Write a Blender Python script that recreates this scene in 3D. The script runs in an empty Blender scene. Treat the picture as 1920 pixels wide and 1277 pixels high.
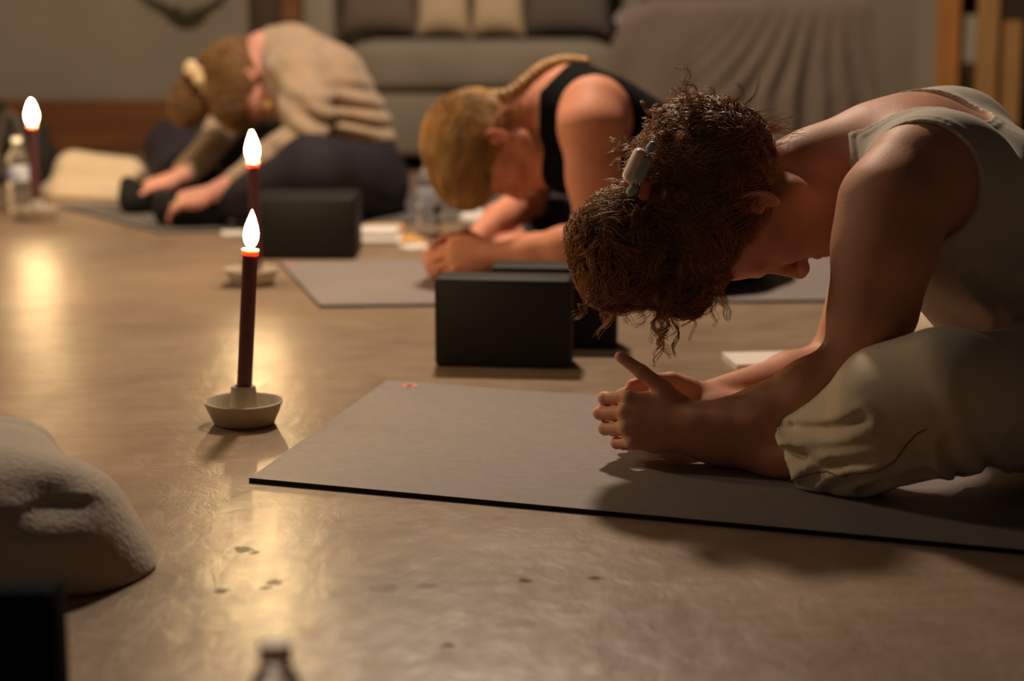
import bpy, bmesh, math, random
import numpy as np
from mathutils import Vector, Matrix

random.seed(7)
rng = np.random.default_rng(11)
SC = bpy.context.scene
COL = SC.collection

# ---------------------------------------------------------------- camera
PITCH = math.radians(10.67)
CAM_Z = 0.66
FPX = 3600.0
cam_d = bpy.data.cameras.new('camera')
cam_d.sensor_width = 36.0
cam_d.lens = FPX / 1920.0 * 36.0
cam_d.clip_start = 0.05
cam_d.dof.use_dof = True
cam_d.dof.focus_distance = 2.58
cam_d.dof.aperture_fstop = 2.6
cam = bpy.data.objects.new('camera', cam_d)
COL.objects.link(cam)
cam.location = (0, 0, CAM_Z)
cam.rotation_euler = (math.pi / 2 - PITCH, 0, 0)
SC.camera = cam

# ---------------------------------------------------------------- world, lamps, exposure
world = bpy.data.worlds.new('dim_room_air')
SC.world = world
world.use_nodes = True
world.node_tree.nodes['Background'].inputs[0].default_value = (1.0, 0.74, 0.52, 1)
world.node_tree.nodes['Background'].inputs[1].default_value = 0.012


def lamp(name, loc, energy, radius, color, target=None, typ='POINT', size=None, spread=None):
    l = bpy.data.lights.new(name, typ)
    l.energy = energy
    l.color = color
    if typ == 'AREA':
        l.shape = 'DISK'
        l.size = size
        if spread:
            l.spread = math.radians(spread)
    else:
        l.shadow_soft_size = radius
    o = bpy.data.objects.new(name, l)
    COL.objects.link(o)
    o.location = loc
    if target is not None:
        o.rotation_euler = (Vector(target) - Vector(loc)).to_track_quat('-Z', 'Y').to_euler()
    return o


WARM = (1.0, 0.775, 0.575)
lamp('pendant_lamp', (-0.13, 4.62, 2.35), 245, 0.11, WARM)
lamp('wall_lamp', (-2.35, 3.5, 1.9), 48, 0.22, WARM)
lamp('fill_light', (-2.6, 1.0, 1.9), 4, 0.25, WARM)  # unseen weak fill, added to lift the shaded near sides
SC.view_settings.view_transform = 'Standard'
SC.view_settings.look = 'None'
SC.view_settings.exposure = 0.0
SC.view_settings.gamma = 1.0
SC.view_settings.use_curve_mapping = False
SC.cycles.use_denoising = True
SC.cycles.sample_clamp_indirect = 4.0
SC.cycles.max_bounces = 8
SC.cycles.transparent_max_bounces = 12
SC.cycles.caustics_reflective = False
SC.cycles.caustics_refractive = False

SP, CP = math.sin(PITCH), math.cos(PITCH)


def W(px, py, Y):
    """point of the place seen at a pixel, at distance Y in front of the camera"""
    cx, cv = (px - 960) / FPX, (py - 638.5) / FPX
    t = Y / (CP - cv * SP)
    return np.array([cx * t, Y, CAM_Z - t * (SP + cv * CP)])


def G(px, py, z=0.0):
    """floor point"""
    cx, cv = (px - 960) / FPX, (py - 638.5) / FPX
    t = (CAM_Z - z) / (SP + cv * CP)
    return np.array([cx * t, t * (CP - cv * SP), z])


def nrm(v):
    v = np.asarray(v, float)
    return v / np.linalg.norm(v)


# ---------------------------------------------------------------- materials
def mat(name, color, rough=0.6, var=0.0, scale=8.0, bump=0.0, bscale=60.0, sss=0.0, metal=0.0,
        spec=0.5, sheen=0.0, trans=0.0, ior=1.45, color2=None, stretch=(1, 1, 1), detail=4.0, wave=None, bdist=0.01):
    m = bpy.data.materials.new(name)
    m.use_nodes = True
    nt = m.node_tree
    b = nt.nodes['Principled BSDF']
    b.inputs['Base Color'].default_value = (*color, 1)
    b.inputs['Roughness'].default_value = rough
    b.inputs['Metallic'].default_value = metal
    b.inputs['Specular IOR Level'].default_value = spec
    b.inputs['IOR'].default_value = ior
    b.inputs['Transmission Weight'].default_value = trans
    if sss:
        b.inputs['Subsurface Weight'].default_value = sss
        b.inputs['Subsurface Radius'].default_value = (1.0, 0.3, 0.15)
        b.inputs['Subsurface Scale'].default_value = 0.012
    if sheen:
        b.inputs['Sheen Weight'].default_value = sheen
        b.inputs['Sheen Roughness'].default_value = 0.5
    tc = nt.nodes.new('ShaderNodeTexCoord')
    mp = nt.nodes.new('ShaderNodeMapping')
    mp.inputs['Scale'].default_value = stretch
    nt.links.new(tc.outputs['Object'], mp.inputs[0])
    if var or color2:
        n = nt.nodes.new('ShaderNodeTexNoise')
        n.inputs['Scale'].default_value = scale
        n.inputs['Detail'].default_value = detail
        n.inputs['Roughness'].default_value = 0.6
        nt.links.new(mp.outputs[0], n.inputs['Vector'])
        r = nt.nodes.new('ShaderNodeValToRGB')
        c2 = color2 or tuple(max(0, c * (1 - var)) for c in color)
        c1 = color if color2 else tuple(min(1, c * (1 + var)) for c in color)
        r.color_ramp.elements[0].position = 0.3
        r.color_ramp.elements[0].color = (*c2, 1)
        r.color_ramp.elements[1].position = 0.7
        r.color_ramp.elements[1].color = (*c1, 1)
        nt.links.new(n.outputs[0], r.inputs[0])
        nt.links.new(r.outputs[0], b.inputs['Base Color'])
    if bump:
        bp = nt.nodes.new('ShaderNodeBump')
        bp.inputs['Strength'].default_value = bump
        bp.inputs['Distance'].default_value = bdist
        if wave:
            w = nt.nodes.new('ShaderNodeTexWave')
            w.bands_direction = wave
            w.inputs['Scale'].default_value = bscale
            w.inputs['Distortion'].default_value = 1.5
            w.inputs['Detail'].default_value = 2
            nt.links.new(tc.outputs['Object'], w.inputs[0])
            nt.links.new(w.outputs[1], bp.inputs['Height'])
        else:
            n2 = nt.nodes.new('ShaderNodeTexNoise')
            n2.inputs['Scale'].default_value = bscale
            n2.inputs['Detail'].default_value = 3
            nt.links.new(mp.outputs[0], n2.inputs['Vector'])
            nt.links.new(n2.outputs[0], bp.inputs['Height'])
        nt.links.new(bp.outputs[0], b.inputs['Normal'])
    return m


def emis(name, color, strength):
    m = bpy.data.materials.new(name)
    m.use_nodes = True
    nt = m.node_tree
    nt.nodes.clear()
    e = nt.nodes.new('ShaderNodeEmission')
    e.inputs[0].default_value = (*color, 1)
    e.inputs[1].default_value = strength
    o = nt.nodes.new('ShaderNodeOutputMaterial')
    nt.links.new(e.outputs[0], o.inputs[0])
    return m


# ---------------------------------------------------------------- object helpers
def mesh_obj(name, verts, faces, m, parent=None, smooth=True):
    me = bpy.data.meshes.new(name)
    verts = np.asarray(verts, dtype=np.float32)
    if isinstance(faces, np.ndarray):
        nf, k = faces.shape
        me.vertices.add(len(verts))
        me.vertices.foreach_set('co', verts.ravel())
        me.loops.add(nf * k)
        me.loops.foreach_set('vertex_index', faces.astype(np.int32).ravel())
        me.polygons.add(nf)
        me.polygons.foreach_set('loop_start', np.arange(0, nf * k, k, dtype=np.int32))
        me.polygons.foreach_set('loop_total', np.full(nf, k, dtype=np.int32))
        me.update(calc_edges=True)
        me.validate()
    else:
        me.from_pydata([tuple(map(float, v)) for v in verts], [], faces)
        me.update()
    if smooth:
        me.polygons.foreach_set('use_smooth', np.ones(len(me.polygons), dtype=bool))
    me.materials.append(m)
    o = bpy.data.objects.new(name, me)
    COL.objects.link(o)
    if parent is not None:
        o.parent = parent
    return o


def bm_obj(name, bm, m, parent=None, smooth=False):
    bmesh.ops.recalc_face_normals(bm, faces=bm.faces)
    me = bpy.data.meshes.new(name)
    bm.to_mesh(me)
    bm.free()
    if smooth:
        for p in me.polygons:
            p.use_smooth = True
    if smooth:
        me.set_sharp_from_angle(angle=math.radians(50))
    me.materials.append(m)
    o = bpy.data.objects.new(name, me)
    COL.objects.link(o)
    if parent is not None:
        o.parent = parent
    return o


def tag(o, label, cat, group=None):
    o['label'] = label
    o['category'] = cat
    if group:
        o['group'] = group
    return o


def thing(name, loc, label, cat, rz=0.0, group=None):
    o = bpy.data.objects.new(name, None)
    o.empty_display_size = 0.05
    COL.objects.link(o)
    o.location = [float(v) for v in loc]
    o.rotation_euler = (0, 0, rz)
    return tag(o, label, cat, group)


def place(o, loc, rz=0.0):
    o.location = [float(v) for v in loc]
    o.rotation_euler = (0, 0, rz)
    return o


def rbox(size, bev=0.01, seg=3, center=(0, 0, 0), bm=None):
    """rounded box, centre given"""
    bm2 = bmesh.new()
    bmesh.ops.create_cube(bm2, size=1.0)
    for v in bm2.verts:
        v.co = Vector((v.co.x * size[0], v.co.y * size[1], v.co.z * size[2]))
    if bev > 0:
        bmesh.ops.bevel(bm2, geom=bm2.edges[:], offset=bev, segments=seg, affect='EDGES', profile=0.5)
    for v in bm2.verts:
        v.co += Vector(center)
    if bm is None:
        return bm2
    me = bpy.data.meshes.new('tmp')
    bm2.to_mesh(me)
    bm2.free()
    bm.from_mesh(me)
    bpy.data.meshes.remove(me)
    return bm


def box(name, size, loc, m, parent=None, bev=0.0, rz=0.0, seg=2):
    """box whose base centre is loc"""
    o = bm_obj(name, rbox(size, bev, seg, (0, 0, size[2] / 2)), m, parent, smooth=bev > 0.004)
    return place(o, loc, rz)


def lathe(name, prof, m, parent=None, seg=48, wob=0.0):
    """prof: list of (r, z); ends with r=0 are closed"""
    n = len(prof)
    vs, fs = [], []
    for i, (r, z) in enumerate(prof):
        for j in range(seg):
            a = 2 * math.pi * j / seg
            rr = r * (1 + wob * math.sin(3 * a + i))
            vs.append((rr * math.cos(a), rr * math.sin(a), z))
    for i in range(n - 1):
        for j in range(seg):
            k = (j + 1) % seg
            fs.append((i * seg + j, i * seg + k, (i + 1) * seg + k, (i + 1) * seg + j))
    o = mesh_obj(name, vs, fs, m, parent)
    bm = bmesh.new()
    bm.from_mesh(o.data)
    bmesh.ops.remove_doubles(bm, verts=bm.verts, dist=1e-5)
    bmesh.ops.recalc_face_normals(bm, faces=bm.faces)
    bm.to_mesh(o.data)
    bm.free()
    o.data.set_sharp_from_angle(angle=math.radians(45))
    return o


def tubes(name, P, R, m, parent=None, sides=3):
    """P (N,S,3) polylines, R radius array (S,) or (N,S)"""
    P = np.asarray(P, float)
    N, S, _ = P.shape
    R = np.broadcast_to(np.asarray(R, float), (N, S))
    T = np.gradient(P, axis=1)
    T /= np.linalg.norm(T, axis=2, keepdims=True) + 1e-9
    ref = np.array([0.3, 0.5, 0.81])
    A = np.cross(T, ref)
    A /= np.linalg.norm(A, axis=2, keepdims=True) + 1e-9
    B = np.cross(T, A)
    V = np.empty((N, S, sides, 3))
    for k in range(sides):
        a = 2 * math.pi * k / sides
        V[:, :, k] = P + R[..., None] * (math.cos(a) * A + math.sin(a) * B)
    idx = np.arange(N * S * sides).reshape(N, S, sides)
    q = []
    for k in range(sides):
        k2 = (k + 1) % sides
        q.append(np.stack([idx[:, :-1, k], idx[:, :-1, k2], idx[:, 1:, k2], idx[:, 1:, k]], -1).reshape(-1, 4))
    return mesh_obj(name, V.reshape(-1, 3), np.concatenate(q), m, parent)


def smooth_path(pts, n=40):
    """Catmull-Rom through points"""
    pts = [np.asarray(p, float) for p in pts]
    pts = [2 * pts[0] - pts[1]] + pts + [2 * pts[-1] - pts[-2]]
    out = []
    m_ = len(pts) - 3
    for i in range(n):
        u = i / (n - 1) * m_
        k = min(int(u), m_ - 1)
        t = u - k
        p0, p1, p2, p3 = pts[k:k + 4]
        out.append(0.5 * ((2 * p1) + (-p0 + p2) * t + (2 * p0 - 5 * p1 + 4 * p2 - p3) * t * t + (-p0 + 3 * p1 - 3 * p2 + p3) * t ** 3))
    return np.array(out)


# ---------------------------------------------------------------- implicit bodies: smooth unions turned into one continuous skin
def lattice_noise(X, Y, Z, f, seed=0):
    """smooth value noise in -1..1, broadcasting"""
    r = np.random.default_rng(seed)
    L = r.uniform(-1, 1, (32, 32, 32)).astype(np.float32)
    fx, fy, fz = (f, f, f) if np.isscalar(f) else f
    X, Y, Z = np.broadcast_arrays(X * fx, Y * fy, Z * fz)
    xi, yi, zi = np.floor(X).astype(int), np.floor(Y).astype(int), np.floor(Z).astype(int)
    u, v, w = X - xi, Y - yi, Z - zi
    u = u * u * (3 - 2 * u)
    v = v * v * (3 - 2 * v)
    w = w * w * (3 - 2 * w)
    o = 0
    for a in (0, 1):
        for b in (0, 1):
            for c in (0, 1):
                o = o + L[(xi + a) % 32, (yi + b) % 32, (zi + c) % 32] * (u if a else 1 - u) * (v if b else 1 - v) * (w if c else 1 - w)
    return o


class Body:
    def __init__(self):
        self.pr = []

    def seg(self, a, b, ra, rb, k=0.02, ax=None, s=1.0, sub=False):
        self.pr.append(('s', np.asarray(a, float), np.asarray(b, float), ra, rb, k, None if ax is None else nrm(ax), s, sub))
        return self

    def path(self, pts, k=0.02, ax=None, s=1.0):
        """pts: [(point, radius), ...]"""
        for (a, ra), (b, rb) in zip(pts[:-1], pts[1:]):
            self.seg(a, b, ra, rb, k, ax, s)
        return self

    def ell(self, c, r, R=None, k=0.02, sub=False):
        self.pr.append(('e', np.asarray(c, float), np.asarray(r, float), np.eye(3) if R is None else np.asarray(R, float), k, sub))
        return self

    def bounds(self, p):
        if p[0] == 's':
            e = max(p[3], p[4]) * max(1, p[7])
            return np.minimum(p[1], p[2]) - e, np.maximum(p[1], p[2]) + e
        e = p[2].max()
        return p[1] - e, p[1] + e

    def dist(self, p, X, Y, Z):
        if p[0] == 's':
            _, a, b, ra, rb, k, ax, s, sub = p
            if ax is None or s == 1.0:
                dx, dy, dz = X - a[0], Y - a[1], Z - a[2]
                ba = b - a
            else:
                dx, dy, dz = X - a[0], Y - a[1], Z - a[2]
                q = (dx * ax[0] + dy * ax[1] + dz * ax[2]) * (1 / s - 1)
                dx, dy, dz = dx + q * ax[0], dy + q * ax[1], dz + q * ax[2]
                ba = b - a
                ba = ba + ax * (ba @ ax) * (1 / s - 1)
            bb = ba @ ba + 1e-12
            t = np.clip((dx * ba[0] + dy * ba[1] + dz * ba[2]) / bb, 0, 1)
            return np.sqrt((dx - t * ba[0]) ** 2 + (dy - t * ba[1]) ** 2 + (dz - t * ba[2]) ** 2) - (ra + (rb - ra) * t)
        _, c, r, R, k, sub = p
        dx, dy, dz = X - c[0], Y - c[1], Z - c[2]
        k0 = 0
        k1 = 0
        for i in range(3):
            u = dx * R[i, 0] + dy * R[i, 1] + dz * R[i, 2]
            k0 = k0 + (u / r[i]) ** 2
            k1 = k1 + (u / r[i] ** 2) ** 2
        k0 = np.sqrt(k0)
        k1 = np.sqrt(k1) + 1e-9
        return k0 * (k0 - 1) / k1

    def evalp(self, P):
        """signed distance at scattered points (N,3)"""
        F = np.full(len(P), 1.0)
        for p in self.pr:
            self._comb(F, slice(None), self.dist(p, P[:, 0], P[:, 1], P[:, 2]), p[-1], p[5] if p[0] == 's' else p[4])
        return F

    def grad(self, P, e=0.002):
        g = np.stack([self.evalp(P + d) - self.evalp(P - d) for d in np.eye(3) * e], 1)
        return g / (np.linalg.norm(g, axis=1, keepdims=True) + 1e-9)

    @staticmethod
    def _comb(F, sl, d, sub, k):
        A = F[sl]
        if sub:
            d = -d
            h = np.maximum(k - np.abs(A - d), 0) / k
            F[sl] = np.maximum(A, d) + h * h * k * 0.25
        else:
            h = np.maximum(k - np.abs(A - d), 0) / k
            F[sl] = np.minimum(A, d) - h * h * k * 0.25

    def grid(self, h, post=None, pad=0.02, lo=None, hi=None, floor=None):
        bs = [self.bounds(p) for p in self.pr if not p[-1]]
        l = np.min([b[0] for b in bs], 0) - pad
        u = np.max([b[1] for b in bs], 0) + pad
        if lo is not None:
            l = np.maximum(l, lo)
        if hi is not None:
            u = np.minimum(u, hi)
        n = np.ceil((u - l) / h).astype(int) + 1
        ax = [(l[i] + h * np.arange(n[i])).astype(np.float32) for i in range(3)]
        F = np.full(n, 1.0, np.float32)
        for p in self.pr:
            k = p[5] if p[0] == 's' else p[4]
            b0, b1 = self.bounds(p)
            e = k + 0.02
            i0 = np.clip(np.floor((b0 - e - l) / h).astype(int), 0, n)
            i1 = np.clip(np.ceil((b1 + e - l) / h).astype(int) + 1, 0, n)
            if np.any(i1 <= i0):
                continue
            sl = tuple(slice(i0[i], i1[i]) for i in range(3))
            X = ax[0][sl[0]][:, None, None]
            Y = ax[1][sl[1]][None, :, None]
            Z = ax[2][sl[2]][None, None, :]
            self._comb(F, sl, self.dist(p, X, Y, Z).astype(np.float32), p[-1], k)
        X, Y, Z = ax[0][:, None, None], ax[1][None, :, None], ax[2][None, None, :]
        if post:
            F = post(F, X, Y, Z)
        if floor is not None:
            F = np.maximum(F, floor - Z)
        for a in range(3):
            for e in (0, -1):
                sl = [slice(None)] * 3
                sl[a] = e
                F[tuple(sl)] = 1.0
        return F.astype(np.float32), l, h

    def build(self, name, m, parent=None, h=0.004, **kw):
        F, l, h = self.grid(h, **kw)
        v, f = nets(F, l, h)
        o = mesh_obj(name, v, f, m, parent)
        return o


def nets(F, lo, h):
    ins = F < 0
    anyc = np.zeros(tuple(s - 1 for s in F.shape), bool)
    allc = np.ones_like(anyc)
    for a in (0, 1):
        for b in (0, 1):
            for c in (0, 1):
                s = ins[a:F.shape[0] - 1 + a, b:F.shape[1] - 1 + b, c:F.shape[2] - 1 + c]
                anyc |= s
                allc &= s
    act = anyc & ~allc
    C = np.argwhere(act)
    idx = np.full(act.shape, -1, np.int32)
    idx[tuple(C.T)] = np.arange(len(C))
    acc = np.zeros((len(C), 3))
    cnt = np.zeros(len(C))
    for ax in range(3):
        o1, o2 = [i for i in range(3) if i != ax]
        for b in (0, 1):
            for c in (0, 1):
                off = np.zeros(3, int)
                off[o1], off[o2] = b, c
                A = C + off
                B = A.copy()
                B[:, ax] += 1
                fa, fb = F[tuple(A.T)], F[tuple(B.T)]
                mk = (fa < 0) != (fb < 0)
                t = fa[mk] / (fa[mk] - fb[mk])
                p = A[mk].astype(float)
                p[:, ax] += t
                acc[mk] += p
                cnt[mk] += 1
    V = acc / cnt[:, None] * h + lo
    Q = []
    for ax in range(3):
        o1, o2 = (ax + 1) % 3, (ax + 2) % 3
        s0 = [slice(None)] * 3
        s1 = [slice(None)] * 3
        s0[ax], s1[ax] = slice(0, -1), slice(1, None)
        a, b = ins[tuple(s0)], ins[tuple(s1)]
        E = np.argwhere(a != b)
        E = E[(E[:, o1] > 0) & (E[:, o2] > 0) & (E[:, o1] < F.shape[o1] - 1) & (E[:, o2] < F.shape[o2] - 1)]
        def cell(d1, d2):
            c = E.copy()
            c[:, o1] -= d1
            c[:, o2] -= d2
            return idx[tuple(c.T)]
        q = np.stack([cell(1, 1), cell(0, 1), cell(0, 0), cell(1, 0)], 1)
        flip = ~ins[tuple(E.T)]
        q[flip] = q[flip][:, ::-1]
        Q.append(q)
    Q = np.concatenate(Q)
    Q = Q[(Q >= 0).all(1)]
    # one light relaxation
    for _ in range(2):
        S = np.zeros_like(V)
        n = np.zeros(len(V))
        for i in range(4):
            np.add.at(S, Q[:, i], V[Q[:, (i + 1) % 4]])
            np.add.at(S, Q[:, i], V[Q[:, (i - 1) % 4]])
            np.add.at(n, Q[:, i], 2)
        V = V * 0.5 + 0.5 * S / np.maximum(n, 1)[:, None]
    return V, Q


def frame(U, F):
    """head axes as rows: left, forward, up"""
    U = nrm(U)
    F = np.asarray(F, float)
    F = nrm(F - U * (F @ U))
    return np.stack([np.cross(U, F), F, U])


def head(B, o, R, s=1.0, ears=True):
    """adds a head with face to Body B; o = point midway between the ears, R rows left/forward/up"""
    def p(x, y, z):
        return o + s * (x * R[0] + y * R[1] + z * R[2])
    E = lambda c, r, k=0.02, sub=False: B.ell(p(*c), np.array(r) * s, R, k * s, sub)
    S = lambda a, b, ra, rb, k=0.02, sub=False: B.seg(p(*a), p(*b), ra * s, rb * s, k * s, sub=sub)
    E((0, -0.012, 0.043), (0.074, 0.098, 0.086), 0.03)
    E((0, 0.045, 0.035), (0.060, 0.053, 0.055), 0.03)
    E((0, 0.048, -0.028), (0.055, 0.046, 0.062), 0.03)
    for sx in (-1, 1):
        S((sx * 0.052, 0.004, -0.045), (sx * 0.018, 0.076, -0.088), 0.020, 0.016, 0.025)
        E((sx * 0.040, 0.066, -0.022), (0.022, 0.024, 0.020), 0.02)
    E((0, 0.088, -0.094), (0.019, 0.017, 0.015), 0.018)
    E((0, 0.074, -0.058), (0.030, 0.028, 0.028), 0.02)
    for sx in (-1, 1):
        S((sx * 0.014, 0.094, 0.020), (sx * 0.043, 0.082, 0.021), 0.009, 0.009, 0.012)
        E((sx * 0.030, 0.104, 0.001), (0.018, 0.014, 0.011), 0.012, True)
        E((sx * 0.030, 0.083, -0.001), (0.0145, 0.0140, 0.0125), 0.003)
        S((sx * 0.018, 0.0955, -0.007), (sx * 0.043, 0.0895, -0.006), 0.0018, 0.0018, 0.002)
    S((0, 0.094, 0.014), (0, 0.116, -0.030), 0.007, 0.0105, 0.010)
    for sx in (-1, 1):
        E((sx * 0.0115, 0.109, -0.036), (0.0075, 0.011, 0.0075), 0.006)
    S((-0.016, 0.099, -0.0565), (0.016, 0.099, -0.0565), 0.0062, 0.0062, 0.004)
    S((-0.013, 0.100, -0.0685), (0.013, 0.100, -0.0685), 0.0068, 0.0068, 0.004)
    S((-0.022, 0.109, -0.0625), (0.022, 0.109, -0.0625), 0.0022, 0.0022, 0.003, True)
    if ears:
        for sx in (-1, 1):
            ring = []
            for i in range(13):
                a = math.radians(-110 + i * 25)
                ring.append((sx * (0.0765 + 0.005 * (math.cos(a) > 0)), -0.006 - 0.0135 * math.cos(a) - 0.004 * math.sin(a), 0.002 + 0.0235 * math.sin(a)))
            for a_, b_ in zip(ring[:-1], ring[1:]):
                S(a_, b_, 0.0036, 0.0036, 0.003)
            E((sx * 0.0735, -0.006, 0.002), (0.006, 0.0135, 0.022), 0.004)
            E((sx * 0.0815, -0.003, -0.003), (0.006, 0.006, 0.009), 0.003, True)
            S((sx * 0.078, 0.003, 0.010), (sx * 0.079, -0.012, 0.008), 0.0024, 0.0024, 0.003)
            E((sx * 0.076, 0.003, -0.021), (0.005, 0.006, 0.008), 0.006)
    return p


def hand(B, wrist, fwd, back, thumbside, curls, s=1.0, thumb=None, spread=0.0, wr=0.024):
    """palm, four bent fingers and a thumb. fwd: wrist->knuckles, back: out of the back of the hand,
    thumbside: +1/-1 lateral sign of cross(fwd, back); curls: per finger (a1,a2,a3) degrees"""
    fwd = nrm(fwd)
    back = np.asarray(back, float)
    back = nrm(back - fwd * (back @ fwd))
    lat = np.cross(fwd, back) * thumbside
    P = lambda f, l, b: wrist + s * (f * fwd + l * lat + b * back)
    R = np.stack([fwd, lat, back])
    B.ell(P(0.022, 0.002, 0), np.array((0.034, 0.029, 0.017)) * s, R, 0.02)
    B.ell(P(0.058, 0.0, 0.001), np.array((0.040, 0.041, 0.015)) * s, R, 0.014)
    B.ell(P(0.040, 0.022, -0.008), np.array((0.030, 0.017, 0.016)) * s, R, 0.012)
    B.ell(P(0.045, -0.022, -0.008), np.array((0.032, 0.015, 0.014)) * s, R, 0.012)
    L = [(0.043, 0.026, 0.021), (0.047, 0.029, 0.022), (0.044, 0.027, 0.021), (0.035, 0.021, 0.019)]
    lx = [0.031, 0.0105, -0.0105, -0.030]
    fx = [0.086, 0.091, 0.087, 0.078]
    for i in range(4):
        p0 = P(fx[i] - 0.02, lx[i] * 0.85, 0.002)
        p = P(fx[i], lx[i], 0.002)
        B.seg(p0, p, 0.009 * s, 0.0102 * s, 0.006)
        ang = 0
        r = 0.0095 if i < 3 else 0.0085
        sp = spread * (1.5 - i)
        for j in range(3):
            ang += math.radians(curls[i][j])
            d = math.cos(ang) * fwd - math.sin(ang) * back + sp * lat
            q = p + nrm(d) * L[i][j] * s
            r2 = r * 0.92
            B.seg(p, q, r * s, r2 * s, 0.0035)
            if j < 2:
                B.ell(q, np.full(3, r2 * 1.06) * s, None, 0.003)
            p, r = q, r2
    # thumb
    if thumb is None:
        thumb = [(0.045, 0.048, -0.010), (0.072, 0.066, -0.012), (0.094, 0.074, -0.016)]
    b0 = P(0.018, 0.022, -0.006)
    t = [P(*q) for q in thumb]
    B.seg(b0, t[0], 0.0150 * s, 0.0120 * s, 0.012)
    B.seg(t[0], t[1], 0.0115 * s, 0.0098 * s, 0.004)
    B.seg(t[1], t[2], 0.0102 * s, 0.0080 * s, 0.004)


# ================================================================ THE SETTING
WALL_Y = 7.45


def floor_material():
    m = bpy.data.materials.new('polished_concrete')
    m.use_nodes = True
    nt = m.node_tree
    L = nt.links.new
    b = nt.nodes['Principled BSDF']
    tc = nt.nodes.new('ShaderNodeTexCoord')

    def noise(scale, detail, rough=0.6, st=(1, 1, 1), dist=0.0):
        mp = nt.nodes.new('ShaderNodeMapping')
        mp.inputs['Scale'].default_value = st
        L(tc.outputs['Object'], mp.inputs[0])
        n = nt.nodes.new('ShaderNodeTexNoise')
        n.inputs['Scale'].default_value = scale
        n.inputs['Detail'].default_value = detail
        n.inputs['Roughness'].default_value = rough
        n.inputs['Distortion'].default_value = dist
        L(mp.outputs[0], n.inputs['Vector'])
        return n

    def ramp(src, p0, c0, p1, c1):
        r = nt.nodes.new('ShaderNodeValToRGB')
        r.color_ramp.elements[0].position = p0
        r.color_ramp.elements[0].color = (*c0, 1)
        r.color_ramp.elements[1].position = p1
        r.color_ramp.elements[1].color = (*c1, 1)
        L(src, r.inputs[0])
        return r

    def mix(typ, fac, a, c):
        x = nt.nodes.new('ShaderNodeMix')
        x.data_type = 'RGBA'
        x.blend_type = typ
        if isinstance(fac, float):
            x.inputs[0].default_value = fac
        else:
            L(fac, x.inputs[0])
        L(a, x.inputs[6])
        L(c, x.inputs[7])
        return x.outputs[2]

    n1 = noise(2.2, 6, 0.65, (1, 1.3, 1), 0.6)
    r1 = ramp(n1.outputs[0], 0.3, (0.265, 0.181, 0.116), 0.72, (0.435, 0.307, 0.205))
    n2 = noise(14, 6, 0.7, (0.5, 1.6, 1), 1.2)
    r2 = ramp(n2.outputs[0], 0.35, (0.72, 0.72, 0.72), 0.65, (1, 1, 1))
    col = mix('MULTIPLY', 0.75, r1.outputs[0], r2.outputs[0])
    n3 = noise(90, 3, 0.6)
    r3 = ramp(n3.outputs[0], 0.3, (0.86, 0.86, 0.86), 0.6, (1, 1, 1))
    col = mix('MULTIPLY', 0.6, col, r3.outputs[0])
    # pits and scuffs worn into the concrete, each with a shape of its own
    warp = noise(55, 4, 0.7)
    sep = nt.nodes.new('ShaderNodeVectorMath')
    sep.operation = 'SUBTRACT'
    L(warp.outputs['Color'], sep.inputs[0])
    sep.inputs[1].default_value = (0.5, 0.5, 0.5)
    sc_ = nt.nodes.new('ShaderNodeVectorMath')
    sc_.operation = 'SCALE'
    L(sep.outputs[0], sc_.inputs[0])
    sc_.inputs[3].default_value = 0.034
    ad = nt.nodes.new('ShaderNodeVectorMath')
    ad.operation = 'ADD'
    L(tc.outputs['Object'], ad.inputs[0])
    L(sc_.outputs[0], ad.inputs[1])
    tot = None
    for (px, py, r, st) in [(455, 1030, 0.016, 1.0), (478, 1036, 0.010, 1.5), (515, 1092, 0.012, 1.0), (500, 1101, 0.008, 3), (415, 1108, 0.012, 1.0), (1116, 1084, 0.010, 1.0),
                            (1094, 1146, 0.006, 1.0), (720, 1103, 0.022, 1.0), (800, 1100, 0.014, 1.0), (985, 1090, 0.008, 1.0), (840, 1210, 0.009, 1.0), (530, 1025, 0.005, 1)]:
        g = G(px, py)
        s_ = nt.nodes.new('ShaderNodeVectorMath')
        s_.operation = 'DISTANCE'
        L(ad.outputs[0], s_.inputs[0])
        s_.inputs[1].default_value = tuple(g)
        mr = nt.nodes.new('ShaderNodeMapRange')
        mr.inputs[1].default_value = r * 0.6
        mr.inputs[2].default_value = r * 0.85
        mr.inputs[3].default_value = 0.9 if px != 720 and px != 800 else 0.4
        mr.inputs[4].default_value = 0.0
        L(s_.outputs['Value'], mr.inputs[0])
        if tot is None:
            tot = mr.outputs[0]
        else:
            mx = nt.nodes.new('ShaderNodeMath')
            mx.operation = 'MAXIMUM'
            L(tot, mx.inputs[0])
            L(mr.outputs[0], mx.inputs[1])
            tot = mx.outputs[0]
    dark = nt.nodes.new('ShaderNodeRGB')
    dark.outputs[0].default_value = (0.06, 0.045, 0.03, 1)
    col = mix('MIX', tot, col, dark.outputs[0])
    L(col, b.inputs['Base Color'])
    nr = noise(7, 6, 0.7, (1, 1, 1), 1.0)
    rr = nt.nodes.new('ShaderNodeMapRange')
    rr.inputs[3].default_value = 0.26
    rr.inputs[4].default_value = 0.46
    L(nr.outputs[0], rr.inputs[0])
    L(rr.outputs[0], b.inputs['Roughness'])
    sm_ = nt.nodes.new('ShaderNodeMapRange')
    sm_.inputs[3].default_value = 0.55
    sm_.inputs[4].default_value = 0.0
    L(tot, sm_.inputs[0])
    L(sm_.outputs[0], b.inputs['Specular IOR Level'])
    nb = noise(28, 7, 0.65, (1, 0.6, 1), 1.0)
    bp = nt.nodes.new('ShaderNodeBump')
    bp.inputs['Strength'].default_value = 0.22
    bp.inputs['Distance'].default_value = 0.006
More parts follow.
